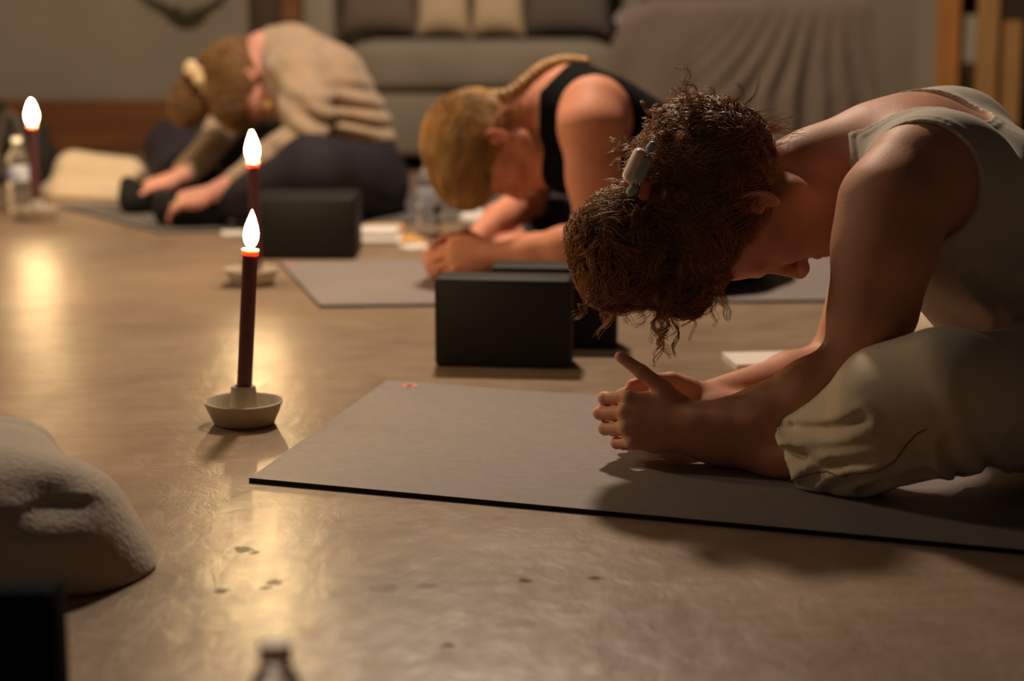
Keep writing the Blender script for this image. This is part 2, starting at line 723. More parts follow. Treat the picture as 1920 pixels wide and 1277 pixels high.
    L(nb.outputs[0], bp.inputs['Height'])
    nb2 = noise(3.5, 3, 0.5)
    bp2 = nt.nodes.new('ShaderNodeBump')
    bp2.inputs['Strength'].default_value = 0.18
    bp2.inputs['Distance'].default_value = 0.02
    L(nb2.outputs[0], bp2.inputs['Height'])
    L(bp.outputs[0], bp2.inputs['Normal'])
    L(bp2.outputs[0], b.inputs['Normal'])
    return m


M = dict(
    wall=mat('limewashed_wall', (0.25, 0.215, 0.16), 0.9, 0.10, 2.5, 0.1, 30),
    wall_pale=mat('painted_panel', (0.30, 0.265, 0.205), 0.8, 0.06, 3, 0.05, 30),
    skirt=mat('red_stained_wood', (0.16, 0.055, 0.014), 0.5, 0.25, 5, 0.1, 40, stretch=(0.3, 4, 4)),
    wood=mat('orange_pine', (0.50, 0.21, 0.055), 0.5, 0.22, 6, 0.08, 40, stretch=(4, 4, 0.4)),
    wood_pale=mat('pale_pine', (0.46, 0.25, 0.09), 0.5, 0.2, 6, 0.08, 40, stretch=(4, 4, 0.4)),
    dark_wood=mat('dark_wood', (0.05, 0.028, 0.013), 0.6, 0.3, 6),
    ceiling=mat('ceiling_paint', (0.3, 0.27, 0.22), 0.9),
    sofa=mat('grey_sofa_fabric', (0.19, 0.165, 0.125), 0.95, 0.12, 4, 0.3, 250, sheen=0.2),
    cushion_dark=mat('dark_cushion_fabric', (0.105, 0.09, 0.072), 0.95, 0.12, 6, 0.3, 250),
    cushion_brown=mat('brown_cushion_fabric', (0.14, 0.105, 0.078), 0.95, 0.1, 6, 0.3, 250),
    cushion_beige=mat('beige_cushion_fabric', (0.47, 0.36, 0.23), 0.95, 0.08, 5, 0.3, 200),
    blanket_brown=mat('mauve_brown_throw', (0.138, 0.105, 0.082), 0.95, 0.1, 8, 0.4, 160, sheen=0.3),
    paper=mat('white_paper', (0.86, 0.80, 0.74), 0.6),
    black_foam=mat('black_foam', (0.007, 0.0065, 0.0065), 0.6, 0.2, 40, 0.25, 400, spec=0.35, bdist=0.002),
    matte_black=mat('matte_black_foam', (0.003, 0.003, 0.003), 0.9, spec=0.08),
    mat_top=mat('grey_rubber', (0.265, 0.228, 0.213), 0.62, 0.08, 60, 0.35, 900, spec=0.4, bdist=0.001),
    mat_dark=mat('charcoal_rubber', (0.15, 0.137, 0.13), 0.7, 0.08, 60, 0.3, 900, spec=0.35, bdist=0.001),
    mat_edge=mat('black_rubber', (0.012, 0.011, 0.011), 0.7),
    pink=mat('pink_print', (0.80, 0.28, 0.24), 0.6),
    ceramic=mat('sand_stoneware', (0.60, 0.52, 0.40), 0.65, 0.10, 30, 0.1, 200, spec=0.4),
    wax=mat('burgundy_wax', (0.16, 0.055, 0.060), 0.4, 0.08, 20, sss=0.12, spec=0.45),
    wax_tip=mat('glow_paled_wax', (0.95, 0.62, 0.52), 0.25, sss=0.8),  # burgundy wax painted pale, the flame's glow put into its colour
    wick=mat('burnt_wick', (0.02, 0.015, 0.012), 0.9),
    flame=emis('flame', (1.0, 0.66, 0.30), 330),
    plastic=mat('clear_bottle', (0.92, 0.93, 0.95), 0.06, trans=0.96, ior=1.28),
    cap=mat('white_cap', (0.90, 0.87, 0.80), 0.4, sss=0.6),
    label=mat('blue_white_label', (0.72, 0.74, 0.78), 0.5, color2=(0.10, 0.17, 0.42), scale=25),
    knit=mat('cream_knit', (0.52, 0.44, 0.36), 0.95, 0.08, 6, 0.55, 170, sheen=0.4, bdist=0.004),
    cream=mat('cream_fleece', (0.78, 0.63, 0.42), 0.95, 0.06, 6, 0.4, 120, sheen=0.4),
    orange=mat('orange_cover', (0.80, 0.42, 0.12), 0.6),
    bag=mat('dark_bag_fabric', (0.022, 0.02, 0.018), 0.8, 0.3, 10, 0.3, 80),
    garland=mat('dried_garland', (0.05, 0.042, 0.022), 0.9, 0.4, 40),
)

floor = bm_obj('floor', rbox((9.0, 9.4, 0.1), 0, 1, (0, 3.7, -0.05)), floor_material())
floor['kind'] = 'structure'


def struct(o):
    o['kind'] = 'structure'
    return o


def wallseg(name, px0, px1, m, y=WALL_Y, z0=0.0, z1=2.6, th=0.1, xa=None, xb=None):
    a = W(px0, 200, y)[0] if xa is None else xa
    b = W(px1, 200, y)[0] if xb is None else xb
    return struct(bm_obj(name, rbox((b - a, th, z1 - z0), 0, 1, ((a + b) / 2, y + th / 2, (z0 + z1) / 2)), m))


# back wall: left bay, centre bay (set a little forward behind the sofa), right bay, then a doorway
wl = wallseg('wall_back', None, 1757, M['wall'], xa=-4.5)
wallseg('wall_right', None, None, M['wall'], y=WALL_Y, xa=W(1930, 200, WALL_Y)[0], xb=4.5)
wallseg('wall_recess', None, None, M['dark_wood'], y=WALL_Y + 0.55, xa=W(1700, 200, WALL_Y)[0], xb=4.5)
wallseg('trim_1', 563, 648, M['wall_pale'], y=WALL_Y - 0.03, th=0.028)
wallseg('trim_2', 1712, 1752, M['wall_pale'], y=WALL_Y - 0.02, th=0.018)
a = W(330, 270, WALL_Y)[0]
struct(bm_obj('baseboard_back', rbox((abs(-4.5 - W(520, 270, WALL_Y)[0]), 0.03, 0.20), 0.004, 1,
                                    ((-4.5 + W(520, 270, WALL_Y)[0]) / 2, WALL_Y - 0.016, 0.10)), M['skirt']))

# posts
def post(name, px0, px1, y, m, label, ztop=2.6, depth=0.09, z0=0.0, py=100):
    a, b = W(px0, py, y)[0], W(px1, py, y)[0]
    o = bm_obj(name, rbox((b - a, depth, ztop - z0), 0.004, 1, (0, 0, (ztop - z0) / 2)), m)
    place(o, ((a + b) / 2, y + depth / 2, z0))
    return tag(o, label, 'post') if label else o


post('wooden_post', 528, 567, WALL_Y - 0.14, M['skirt'], 'reddish wooden post on the wall behind the person in the beige sweater')
post('dark_post', 478, 527, WALL_Y - 0.13, M['dark_wood'], 'dark narrow post left of the reddish wooden post at the top of the picture', depth=0.07)
struct(post('trim_3', 1757, 1800, WALL_Y - 0.05, M['wood'], None, py=100))
post('wooden_post', 1836, 1872, WALL_Y - 0.35, M['wood_pale'], 'narrow pale wooden post right of the white sheet in the doorway', depth=0.06)
post('wooden_post', 1884, 1916, WALL_Y - 0.35, M['wood_pale'], 'short wooden post at the right edge, standing below a dark board', depth=0.06, ztop=0.51)
post('dark_board', 1876, 1935, WALL_Y - 0.33, M['dark_wood'], 'dark brown board above the short wooden post at the right edge', depth=0.05, z0=0.515)
p0, p1 = W(1803, 118, WALL_Y + 0.0), W(1846, 28, WALL_Y + 0.0)
sheet = box('notice_sheet', (p1[0] - p0[0], 0.02, p1[2] - p0[2]), ((p0[0] + p1[0]) / 2, WALL_Y + 0.0, p0[2]), mat('pale_sheet', (0.42, 0.38, 0.29), 0.7), bev=0.003)
tag(sheet, 'pale rectangular sheet fixed between the wooden posts at upper right', 'sheet')
p2 = W(1803, 240, WALL_Y + 0.0)
brd = box('lower_board', (p1[0] - p0[0], 0.04, p0[2]), ((p0[0] + p1[0]) / 2, WALL_Y + 0.0, 0), M['dark_wood'])
tag(brd, 'dark brown panel below the pale sheet between the wooden posts', 'panel')

# garland hanging on the wall
gx = smooth_path([W(225, -70, WALL_Y - 0.03), W(275, -8, WALL_Y - 0.03), W(318, 18, WALL_Y - 0.03), W(352, 34, WALL_Y - 0.03), W(392, 14, WALL_Y - 0.03),
                  W(430, -20, WALL_Y - 0.03), W(465, -80, WALL_Y - 0.03)], 60)
rad = 0.008 + 0.008 * np.exp(-((np.arange(60) - 27) / 6.0) ** 2) * 1.6
gl = tubes('hanging_garland', gx[None] + rng.normal(0, 0.0015, (1, 60, 3)), rad, M['garland'], sides=8)
lf = []
for i in range(12, 48):
    for _ in range(5 if 20 < i < 36 else 2):
        d = nrm(rng.normal(0, 1, 3)) * np.array([1, 0.4, 1]) * (0.035 if 20 < i < 36 else 0.018)
        lf.append(smooth_path([gx[i], gx[i] + d * 0.6 + [0, 0, 0.004], gx[i] + d], 6))
tubes('leaf', np.array(lf), np.array([0.004, 0.006, 0.007, 0.006, 0.004, 0.001]) * 0.8, M['garland'], gl, 4)['kind'] = 'stuff'
tag(gl, 'dark dried garland looping down the wall above the bent person in beige', 'garland')

# ---------------------------------------------------------------- sofa
SY = 6.62   # front
sx0, sx1 = W(652, 200, SY)[0], W(1150, 200, SY)[0]
sofa = thing('sofa', ((sx0 + sx1) / 2, SY, 0), 'long grey fabric sofa against the back wall behind the yoga group', 'sofa')
sw = sx1 - sx0


def soft(name, size, loc, m, parent, seed=0, amp=0.012, bev=0.05, rot=(0, 0, 0), rz=0.0):
    """soft upholstered block: rounded, slightly swollen and uneven"""
    bm = bmesh.new()
    bmesh.ops.create_cube(bm, size=1.0)
    bmesh.ops.subdivide_edges(bm, edges=bm.edges[:], cuts=12, use_grid_fill=True)
    hs = np.array(size) / 2
    for v in bm.verts:
        q = np.array(v.co) * 2
        p = q * hs
        c = np.clip(p, -(hs - bev), hs - bev)
        d = p - c
        n = np.linalg.norm(d)
        if n > 1e-9:
            # keep the faces' positions but round the corners
            p = c + d / n * min(n, bev)
        p = p * (1 + 0.03 * (1 - q[[1, 2, 0]] ** 2) * (1 - q[[2, 0, 1]] ** 2))
        v.co = p
    V = np.array([v.co for v in bm.verts])
    nz = lattice_noise(V[:, 0] + seed, V[:, 1] + seed * 2, V[:, 2] + 5, 9, seed)
    for v, n in zip(bm.verts, nz):
        v.co += v.co.normalized() * float(n) * amp
        v.co.z += size[2] / 2
    o = bm_obj(name, bm, m, parent, smooth=True)
    o.location = loc
    o.rotation_euler = rot
    return o


soft('base', (sw - 0.02, 0.74, 0.22), (0, 0.39, 0.055), M['sofa'], sofa, 1, 0.004, 0.02)
soft('seat_cushion', (sw - 0.01, 0.76, 0.17), (0, 0.38, 0.275), M['sofa'], sofa, 3, 0.006, 0.045)
soft('back', (sw, 0.12, 0.42), (0, 0.72, 0.40), M['cushion_dark'], sofa, 8, 0.004, 0.04)
for x in (-sw / 2 + 0.05, sw / 2 - 0.05):
    for y in (0.06, 0.70):
        box('foot', (0.05, 0.05, 0.055), (x, y, 0), M['dark_wood'], sofa)


def pillow(name, px, py, y, w, h, tilt, rz, m, label, seed, group=None, d=0.14):
    z = 0.456
    p = W(px, py, y)
    B = bmesh.new()
    bmesh.ops.create_cube(B, size=1.0)
    bmesh.ops.subdivide_edges(B, edges=B.edges[:], cuts=14, use_grid_fill=True)
    for v in B.verts:
        x_, y_, z_ = [c * 2 for c in v.co]
        pinch = (1 - abs(x_) ** 3) * (1 - abs(z_) ** 3)
        v.co = (x_ * w / 2 * (1 - 0.06 * (1 - z_ * z_) * abs(x_)), y_ * d / 2 * (0.10 + 0.9 * pinch ** 0.5), z_ * h / 2 * (1 - 0.06 * (1 - x_ * x_) * abs(z_)) + h / 2)
    o = bm_obj(name, B, m, smooth=True)
    o.location = (p[0], y, z)
    o.rotation_euler = (-tilt, 0, rz)
    return tag(o, label, 'cushion', group or 'cushions along the sofa')


pillow('sofa_cushion', 714, 60, 7.02, 0.29, 0.42, 0.20, 0.0, M['cushion_brown'], 'brown cushion at the left end of the sofa, behind the beige sweater', 1)
pillow('sofa_cushion', 832, 60, 6.93, 0.192, 0.40, 0.24, 0.08, M['cushion_beige'], 'beige cushion on the sofa, left one of the pale pair', 2)
pillow('sofa_cushion', 934, 60, 6.95, 0.192, 0.40, 0.22, -0.06, M['cushion_beige'], 'beige cushion on the sofa, right one of the pale pair', 3)
pillow('sofa_cushion', 1062, 60, 7.02, 0.33, 0.42, 0.20, 0.02, M['cushion_dark'], 'dark grey cushion on the sofa, between the pale pair and the covered armchair', 4)

# ---------------------------------------------------------------- armchair under a throw
AY = 6.2
ax0, ax1 = W(1160, 200, AY)[0], W(1630, 200, AY)[0]
arm = thing('armchair', ((ax0 + ax1) / 2, AY, 0), 'low grey armchair almost hidden under the mauve brown throw', 'armchair')
aw = ax1 - ax0
soft('frame', (aw - 0.12, 0.7, 0.30), (0, 0.42, 0.05), M['sofa'], arm, 11, 0.004, 0.03)
soft('seat_back', (aw - 0.20, 0.20, 0.215), (0, 0.17, 0.35), M['sofa'], arm, 12, 0.004, 0.05)
for x in (-aw / 2 + 0.1, aw / 2 - 0.1):
    for y in (0.12, 0.7):
        box('foot', (0.05, 0.05, 0.05), (x, y, 0), M['dark_wood'], arm)
# the throw: a draped sheet that falls over the chair's top with folds fanning out
nu, nv = 150, 90
T = np.zeros((nv, nu, 3))
zt = 0.598
for j in range(nv):
    v = j / (nv - 1)
    for i in range(nu):
        u = i / (nu - 1)
        x = (u - 0.5) * aw * 1.01
        s_ = v * 1.08                     # distance along the cloth from the back edge
        top = 0.32
        edge = max(0, abs(u - 0.5) * 2 - 0.93) / 0.07
        if s_ < top - 0.05:
            y, z = 0.34 - s_, zt
        elif s_ < top + 0.03:
            t = (s_ - top + 0.05) / 0.08 * math.pi / 2
            y, z = 0.07 - 0.05 * math.sin(t), zt - 0.05 * (1 - math.cos(t))
        else:
            y, z = 0.02 - 0.02 * (s_ - top), zt - 0.05 - (s_ - top - 0.03)
        f = min(1, max(0, (s_ - top) * 3.5))
        fan = (u - 0.75 + 0.10 * f) * (1 + 0.9 * (1 - f))
        fold = math.exp(-((u - 0.68) / 0.24) ** 2) * math.sin(fan * 58) * 0.018 * f + math.sin(u * 31 + f) * 0.007 * f
        y -= fold + 0.012 * f
        z -= edge * edge * 0.03 + (0.05 * max(0, 0.14 - u) / 0.14) * (1)
        x -= 0.09 * f * (1 - u) ** 3 * 1.6 - 0.02 * f * u
        T[j, i] = (x, y, max(z, 0.012 + 0.004 * math.sin(u * 90)))
idx = np.arange(nu * nv).reshape(nv, nu)
q = np.stack([idx[:-1, :-1], idx[:-1, 1:], idx[1:, 1:], idx[1:, :-1]], -1).reshape(-1, 4)
throw = mesh_obj('throw_blanket', T.reshape(-1, 3), q, M['blanket_brown'])
so = throw.modifiers.new('thick', 'SOLIDIFY')
so.thickness = 0.010
so.offset = 1
throw.location = ((ax0 + ax1) / 2, AY - 0.005, 0)
tag(throw, 'mauve brown throw draped in folds over the armchair at the back', 'throw blanket')
fb = soft('folded_blanket', (0.36, 0.26, 0.05), (W(1300, 5, 6.35)[0], 6.38, 0.607), M['cushion_beige'], None, 20, 0.004, 0.02)
tag(fb, 'yellowish folded blanket lying on top of the covered armchair', 'blanket')


# ================================================================ YOGA MATS
def yoga_mat(nl, nr, fl, label, m, th=0.006, logo=None, group='yoga mats on the concrete floor'):
    """corners near-left, near-right, far-left on the floor"""
    nl, nr, fl = [np.array([p[0], p[1], 0.0]) for p in (nl, nr, fl)]
    o = thing('yoga_mat', nl, label, 'yoga mat', 0.0, group)
    u, v = nr - nl, fl - nl
    U, V = 60, 30
    vs = []
    for z in (0.0005, th):
        for j in range(V + 1):
            for i in range(U + 1):
                vs.append(u * i / U + v * j / V + [0, 0, z])
    n = (U + 1) * (V + 1)
    f = []
    for j in range(V):
        for i in range(U):
            a = j * (U + 1) + i
            f.append((n + a, n + a + 1, n + a + U + 2, n + a + U + 1))
    top = mesh_obj('top_surface', vs, f, m, o, smooth=False)
    # rim: the cut black edge all the way round, a hair lower than the top
    rv, rf = [], []
    ring = [np.zeros(3), u, u + v, v]
    c = (u + v) / 2
    for z in (0.0, th - 0.0004):
        for p in ring:
            rv.append(c + (p - c) * (1 + 0.0006) + [0, 0, z])
    for i in range(4):
        k = (i + 1) % 4
        rf.append((i, k, 4 + k, 4 + i))
    rf.append((4, 5, 6, 7))
    rf.append((3, 2, 1, 0))
    mesh_obj('cut_edge', rv, rf, M['mat_edge'], o, smooth=False)
    if logo is not None:
        c0 = np.array(logo) - nl
        uu, vv = nrm(u), nrm(v)
        vs, fs = [], []
        # small printed emblem: a ring of petals
        for k in range(6):
            a0 = k * math.pi / 3
            cc = c0 + (math.cos(a0) * uu + math.sin(a0) * vv) * 0.0085
            b0 = len(vs)
            for t in range(10):
                b_ = t * 2 * math.pi / 10
                r1 = 0.0085 * math.cos(b_)
                r2 = 0.0048 * math.sin(b_)
                d1 = math.cos(a0) * uu + math.sin(a0) * vv
                d2 = -math.sin(a0) * uu + math.cos(a0) * vv
                p = cc + d1 * r1 + d2 * r2
                vs.append((p[0], p[1], th + 0.0007))
            fs.append(tuple(range(b0, b0 + 10)))
        mesh_obj('printed_emblem', vs, fs, M['pink'], o, smooth=False)
    return o


MAT1 = (G(468, 905), G(1880, 1037), G(726, 720))
d = (MAT1[1] - MAT1[0])
MAT1R = MAT1[0] + d * (1.80 / np.linalg.norm(d))
yoga_mat(MAT1[0], MAT1R, MAT1[2], 'nearest grey yoga mat, under the woman in the white tank top', M['mat_top'], 0.0065, G(768, 731))
A, Bq, Cq = G(600, 577), G(1570, 567), G(525, 495)
d = Bq - A
yoga_mat(A, A + d * (1.83 / np.linalg.norm(d)), Cq, 'grey yoga mat under the blonde woman in the black tank top', M['mat_top'], 0.006, G(541, 499))
A, Bq, Cq = G(300, 438), G(960, 412), G(110, 388)
d = Bq - A
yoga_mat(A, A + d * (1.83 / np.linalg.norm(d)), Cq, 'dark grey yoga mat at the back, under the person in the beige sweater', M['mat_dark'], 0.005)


# ================================================================ FOAM BLOCKS
def foam_block(px, py, rz, label, size=(0.229, 0.102, 0.152), corner='l', group=None, m='black_foam'):
    """stands on its long side; (px,py) = lower left front corner on the floor"""
    g = G(px, py)
    c = g + size[0] / 2 * np.array([math.cos(rz), math.sin(rz), 0]) + size[1] / 2 * np.array([-math.sin(rz), math.cos(rz), 0])
    o = box('foam_yoga_block', size, (c[0], c[1], 0.0), M[m], None, 0.008, rz, 3)
    return tag(o, label, 'yoga block', group or 'black foam yoga blocks')


foam_block(815, 688, -0.10, 'black foam yoga block, front one of the two standing before the blonde woman', (0.236, 0.085, 0.155))
foam_block(920, 653, -0.07, 'black foam yoga block half hidden behind the front one and the curly hair', (0.229, 0.085, 0.150))
foam_block(474, 487, 0.0, 'black foam yoga block standing behind the middle candle', (0.246, 0.20, 0.148))
foam_block(-165, 1435, 0.0, 'black foam yoga block cut off at the lower left corner', (0.125, 0.06, 0.152), m='matte_black')


# ================================================================ CANDLES
def candle_holder(g, label):
    o = thing('candle_holder', g, label, 'candle holder', 0.0, 'stoneware candle holders')
    prof = [(0, 0.0), (0.040, 0.0), (0.046, 0.002), (0.052, 0.016), (0.0590, 0.032), (0.0595, 0.0345), (0.0575, 0.0355), (0.0555, 0.034), (0.0505, 0.018), (0.045, 0.011), (0.030, 0.0095), (0, 0.0095)]
    lathe('dish', prof, M['ceramic'], o, 64, 0.006)
    st = [(0.0245, 0.0085), (0.0225, 0.020), (0.0195, 0.046), (0.0185, 0.0555), (0.0175, 0.0575), (0.0125, 0.0575), (0.0122, 0.030), (0, 0.030)]
    lathe('socket', st, M['ceramic'], o, 40, 0.008)
    return o


def candle(g, label, length, lean, flame_h=0.056, fr=0.0105, r=0.0112):
    """lean = (dx, dy) of the top"""
    o = thing('candle', g + np.array([0, 0, 0.032]), label, 'candle', 0.0, 'burning taper candles')
    o.rotation_euler = (-math.atan2(lean[1], length), math.atan2(lean[0], length), 0)
    L_ = length
    lathe('wax_body', [(0, 0), (r * 1.0, 0), (r * 1.02, L_ * 0.5), (r, L_ - 0.008)], M['wax'], o, 32)
    lathe('melted_top', [(r, L_ - 0.008), (r * 1.04, L_ - 0.004), (r * 1.16, L_ - 0.0005), (r * 1.14, L_ + 0.0015), (r * 0.9, L_ + 0.0008), (r * 0.5, L_ - 0.002), (0, L_ - 0.0025)], M['wax_tip'], o, 32, 0.02)
    w = smooth_path([(0, 0, L_ - 0.004), (0.0006, 0, L_ + 0.006), (0.003, 0, L_ + 0.012)], 8)
    tubes('wick', w[None], 0.0009, M['wick'], o, 6)
    pr = []
    for i in range(25):
        t = i / 24
        pr.append((fr * (math.sin(math.pi * t ** 0.72) ** 0.85) * (1 - 0.25 * t) + (0.0022 if i == 0 else 0), L_ + 0.003 + flame_h * t))
    pr[0] = (0, pr[0][1])
    pr[-1] = (0, pr[-1][1])
    lathe('flame', pr, M['flame'], o, 24)
    return o


C1, C2, C3 = G(458, 793), G(472, 533), G(70, 413)
candle_holder(C1, 'round sand coloured stoneware dish holding the nearest candle')
candle_holder(C2, 'round stoneware candle dish in the middle distance, before the standing black block')
candle_holder(C3, 'round stoneware candle dish farthest away at the left edge')
candle(C1, 'burgundy taper candle burning in the nearest dish', 0.232, (0.016, 0.0), 0.058, 0.0125)
candle(C2 + np.array([0.012, 0, 0]), 'burgundy taper candle burning in the middle dish, half hidden behind the nearest candle', 0.236, (-0.003, 0.0), 0.064, 0.0140)
candle(C3, 'burgundy taper candle burning at the far left beside a water bottle', 0.232, (-0.002, 0.0), 0.064, 0.0150)


# ================================================================ BOTTLES
def bottle(g, label, rz=0.0, h=0.215, with_label=True):
    o = thing('water_bottle', g, label, 'bottle', rz, 'clear water bottles')
    s = h / 0.215
    pr = [(0, 0.004), (0.020, 0.003), (0.028, 0.0), (0.0320, 0.006), (0.0325, 0.03), (0.0310, 0.036), (0.0325, 0.042), (0.0325, 0.058), (0.0310, 0.064), (0.0325, 0.070),
          (0.0325, 0.088), (0.0318, 0.090), (0.0318, 0.138), (0.0325, 0.140), (0.0322, 0.150), (0.0280, 0.166), (0.0190, 0.184), (0.0135, 0.193), (0.0130, 0.198), (0.0150, 0.1985), (0.0150, 0.200), (0.0125, 0.201), (0.0125, 0.209), (0, 0.209)]
    lathe('body', [(r * s, z * s) for r, z in pr], M['plastic'], o, 40)
    cp = [(0.0, 0.2145), (0.0125, 0.2145), (0.0140, 0.2130), (0.0143, 0.2105), (0.0143, 0.2020), (0.0137, 0.2015)]
    lathe('screw_cap', [(r * s, z * s) for r, z in cp[::-1]], M['cap'], o, 40, 0.0)
    if with_label:
        lathe('label_band', [(0.0322 * s, 0.0915 * s), (0.0324 * s, 0.093 * s), (0.0324 * s, 0.136 * s), (0.0322 * s, 0.1375 * s)], M['label'], o, 40)
    return o


bottle(G(37, 398), 'clear plastic water bottle at the far left, beside the farthest candle')
bottle(G(806, 447), 'clear water bottle with a blue and white label behind the clasped hands')
w_ = W(516, 1203, 1.345)
bottle(np.array([w_[0], w_[1], 0.0]), 'clear water bottle at the bottom edge, only its white cap and shoulders showing', h=w_[2] + 0.0)


# ================================================================ NOTEBOOKS AND SMALL THINGS ON THE FLOOR
def book(px, py, size, rz, m, label, z=0.0, name='notebook', cat='notebook', pages=True):
    g = G(px, py)
    o = thing(name, (g[0], g[1], z), label, cat, rz)
    w, l, h = size
    if pages and h > 0.006:
        bm_obj('cover', rbox((w, l, h * 0.15), 0.0004, 1, (0, 0, h * 0.925)), m, o)
        bm_obj('back_cover', rbox((w, l, h * 0.15), 0.0004, 1, (0, 0, h * 0.075)), m, o)
        bm_obj('pages', rbox((w - 0.004, l - 0.004, h * 0.7), 0.0, 1, (0, 0, h * 0.5)), M['paper'], o)
    else:
        bm_obj('sheet', rbox((w, l, h), 0.0008, 1, (0, 0, h / 2)), m, o)
    return o


book(708, 454, (0.120, 0.17, 0.014), 0.05, M['paper'], 'white notebook lying on the floor right of the standing black block, bottom of its pair')
book(706, 450, (0.112, 0.15, 0.014), -0.02, M['paper'], 'white notebook lying on top of the other white notebook', z=0.0146)
book(722, 433, (0.10, 0.13, 0.012), 0.12, M['orange'], 'orange notebook lying behind the two white notebooks')
book(776, 449, (0.075, 0.15, 0.004), -0.1, M['orange'], 'orange card between the white notebooks and the water bottle', name='paper_card', cat='card', pages=False)
book(778, 463, (0.075, 0.09, 0.003), 0.5, M['paper'], 'white sheet of paper beside the fingertips of the blonde woman', name='paper_sheet', cat='paper', pages=False)
book(437, 438, (0.06, 0.08, 0.004), 0.2, M['paper'], 'small white card on the floor behind the nearest flame', name='paper_card', cat='card', pages=False)
book(1432, 680, (0.125, 0.11, 0.009), 0.12, M['paper'], 'white notebook on the floor beyond the forearms of the woman in the white tank top')
# crumpled tissue
B = Body()
g = G(890, 428)
for k in range(9):
    B.ell(g + np.array([rng.uniform(-0.035, 0.035), rng.uniform(-0.03, 0.03), rng.uniform(0.012, 0.03)]), rng.uniform(0.012, 0.024, 3), k=0.008)
o = B.build('crumpled_tissue', M['paper'], None, 0.003, floor=0.0)
tag(o, 'crumpled white tissue on the floor behind the far hand of the blonde woman', 'tissue')


# ================================================================ BAG, CREAM BUNDLE, KNITTED BLANKET
def wrinkle(F, X, Y, Z, f, amp, seed=0):
    n = lattice_noise(X, Y, Z, f, seed)
    return F + amp * (1 - 2 * np.abs(n))


B = Body()
Yb = 6.35
B.seg(W(-70, 330, Yb), W(45, 300, Yb), 0.13, 0.11, 0.05)
B.seg(W(-80, 240, Yb), W(-15, 225, Yb), 0.09, 0.07, 0.06)
B.seg(W(45, 300, Yb), W(62, 255, Yb), 0.06, 0.05, 0.05)
B.ell(W(75, 330, Yb), (0.06, 0.07, 0.10), k=0.04)
bag = thing('backpack', (0, 0, 0), 'dark bag slumped against the wall at the far left, behind the candle', 'bag')
B.build('bag_body', M['bag'], bag, 0.008, post=lambda F, X, Y, Z: wrinkle(F, X, Y, Z, 11, 0.014, 3), floor=0.0)
sp_ = smooth_path([W(0, 330, 6.2), W(-5, 270, 6.2), W(10, 215, 6.2), W(30, 225, 6.2), W(45, 290, 6.2)], 30)
tubes('strap', sp_[None], 0.012, mat('strap_webbing', (0.13, 0.105, 0.075), 0.8), bag, 8)

B = Body()
Yb = 5.95
B.seg(W(120, 365, Yb), W(235, 372, Yb + 0.05), 0.075, 0.075, 0.06, (0, 1, 0), 1.3)
B.seg(W(140, 310, Yb), W(245, 320, Yb + 0.05), 0.055, 0.055, 0.07, (0, 1, 0), 1.2)
B.seg(W(110, 372, Yb - 0.05), W(240, 385, Yb - 0.1), 0.045, 0.045, 0.05)
cb = B.build('cream_blanket', M['cream'], None, 0.006, post=lambda F, X, Y, Z: wrinkle(F, X, Y, Z, (5, 5, 9), 0.016, 5), floor=0.0)
tag(cb, 'cream blanket bunched on the floor between the farthest candle and the feet', 'blanket')

B = Body()
Yb = 2.10
B.ell(W(60, 1030, Yb), (0.105, 0.12, 0.085), k=0.06)
B.ell(W(160, 1010, Yb), (0.042, 0.09, 0.065), k=0.06)
B.ell(W(175, 1070, Yb), (0.035, 0.08, 0.04), k=0.05)
B.ell(W(60, 1085, Yb), (0.14, 0.10, 0.05), k=0.05)
B.ell(W(-60, 1000, Yb), (0.12, 0.14, 0.11), k=0.06)
B.ell(W(-40, 880, Yb + 0.12), (0.10, 0.10, 0.06), k=0.05)
B.ell(W(25, 890, Yb + 0.14), (0.045, 0.08, 0.055), k=0.05)
B.ell(W(108, 945, Yb - 0.088), (0.020, 0.026, 0.008), k=0.045, sub=True)


def knitted(F, X, Y, Z):
    F = wrinkle(F, X, Y, Z, (6, 6, 9), 0.010, 9)
    u = X * 0.75 + Z * 0.9 + Y * 0.2
    v = -X * 0.7 + Z * 0.8 + Y * 0.5
    return F + 0.0004 * np.sin(u * 700) * np.cos(v * 520)


kb = B.build('knitted_blanket', M['knit'], None, 0.0025, post=knitted, floor=0.0, lo=(-0.75, 1.85, 0))
tag(kb, 'cream knitted blanket rolled up at the left edge, behind the cut-off black block', 'blanket')


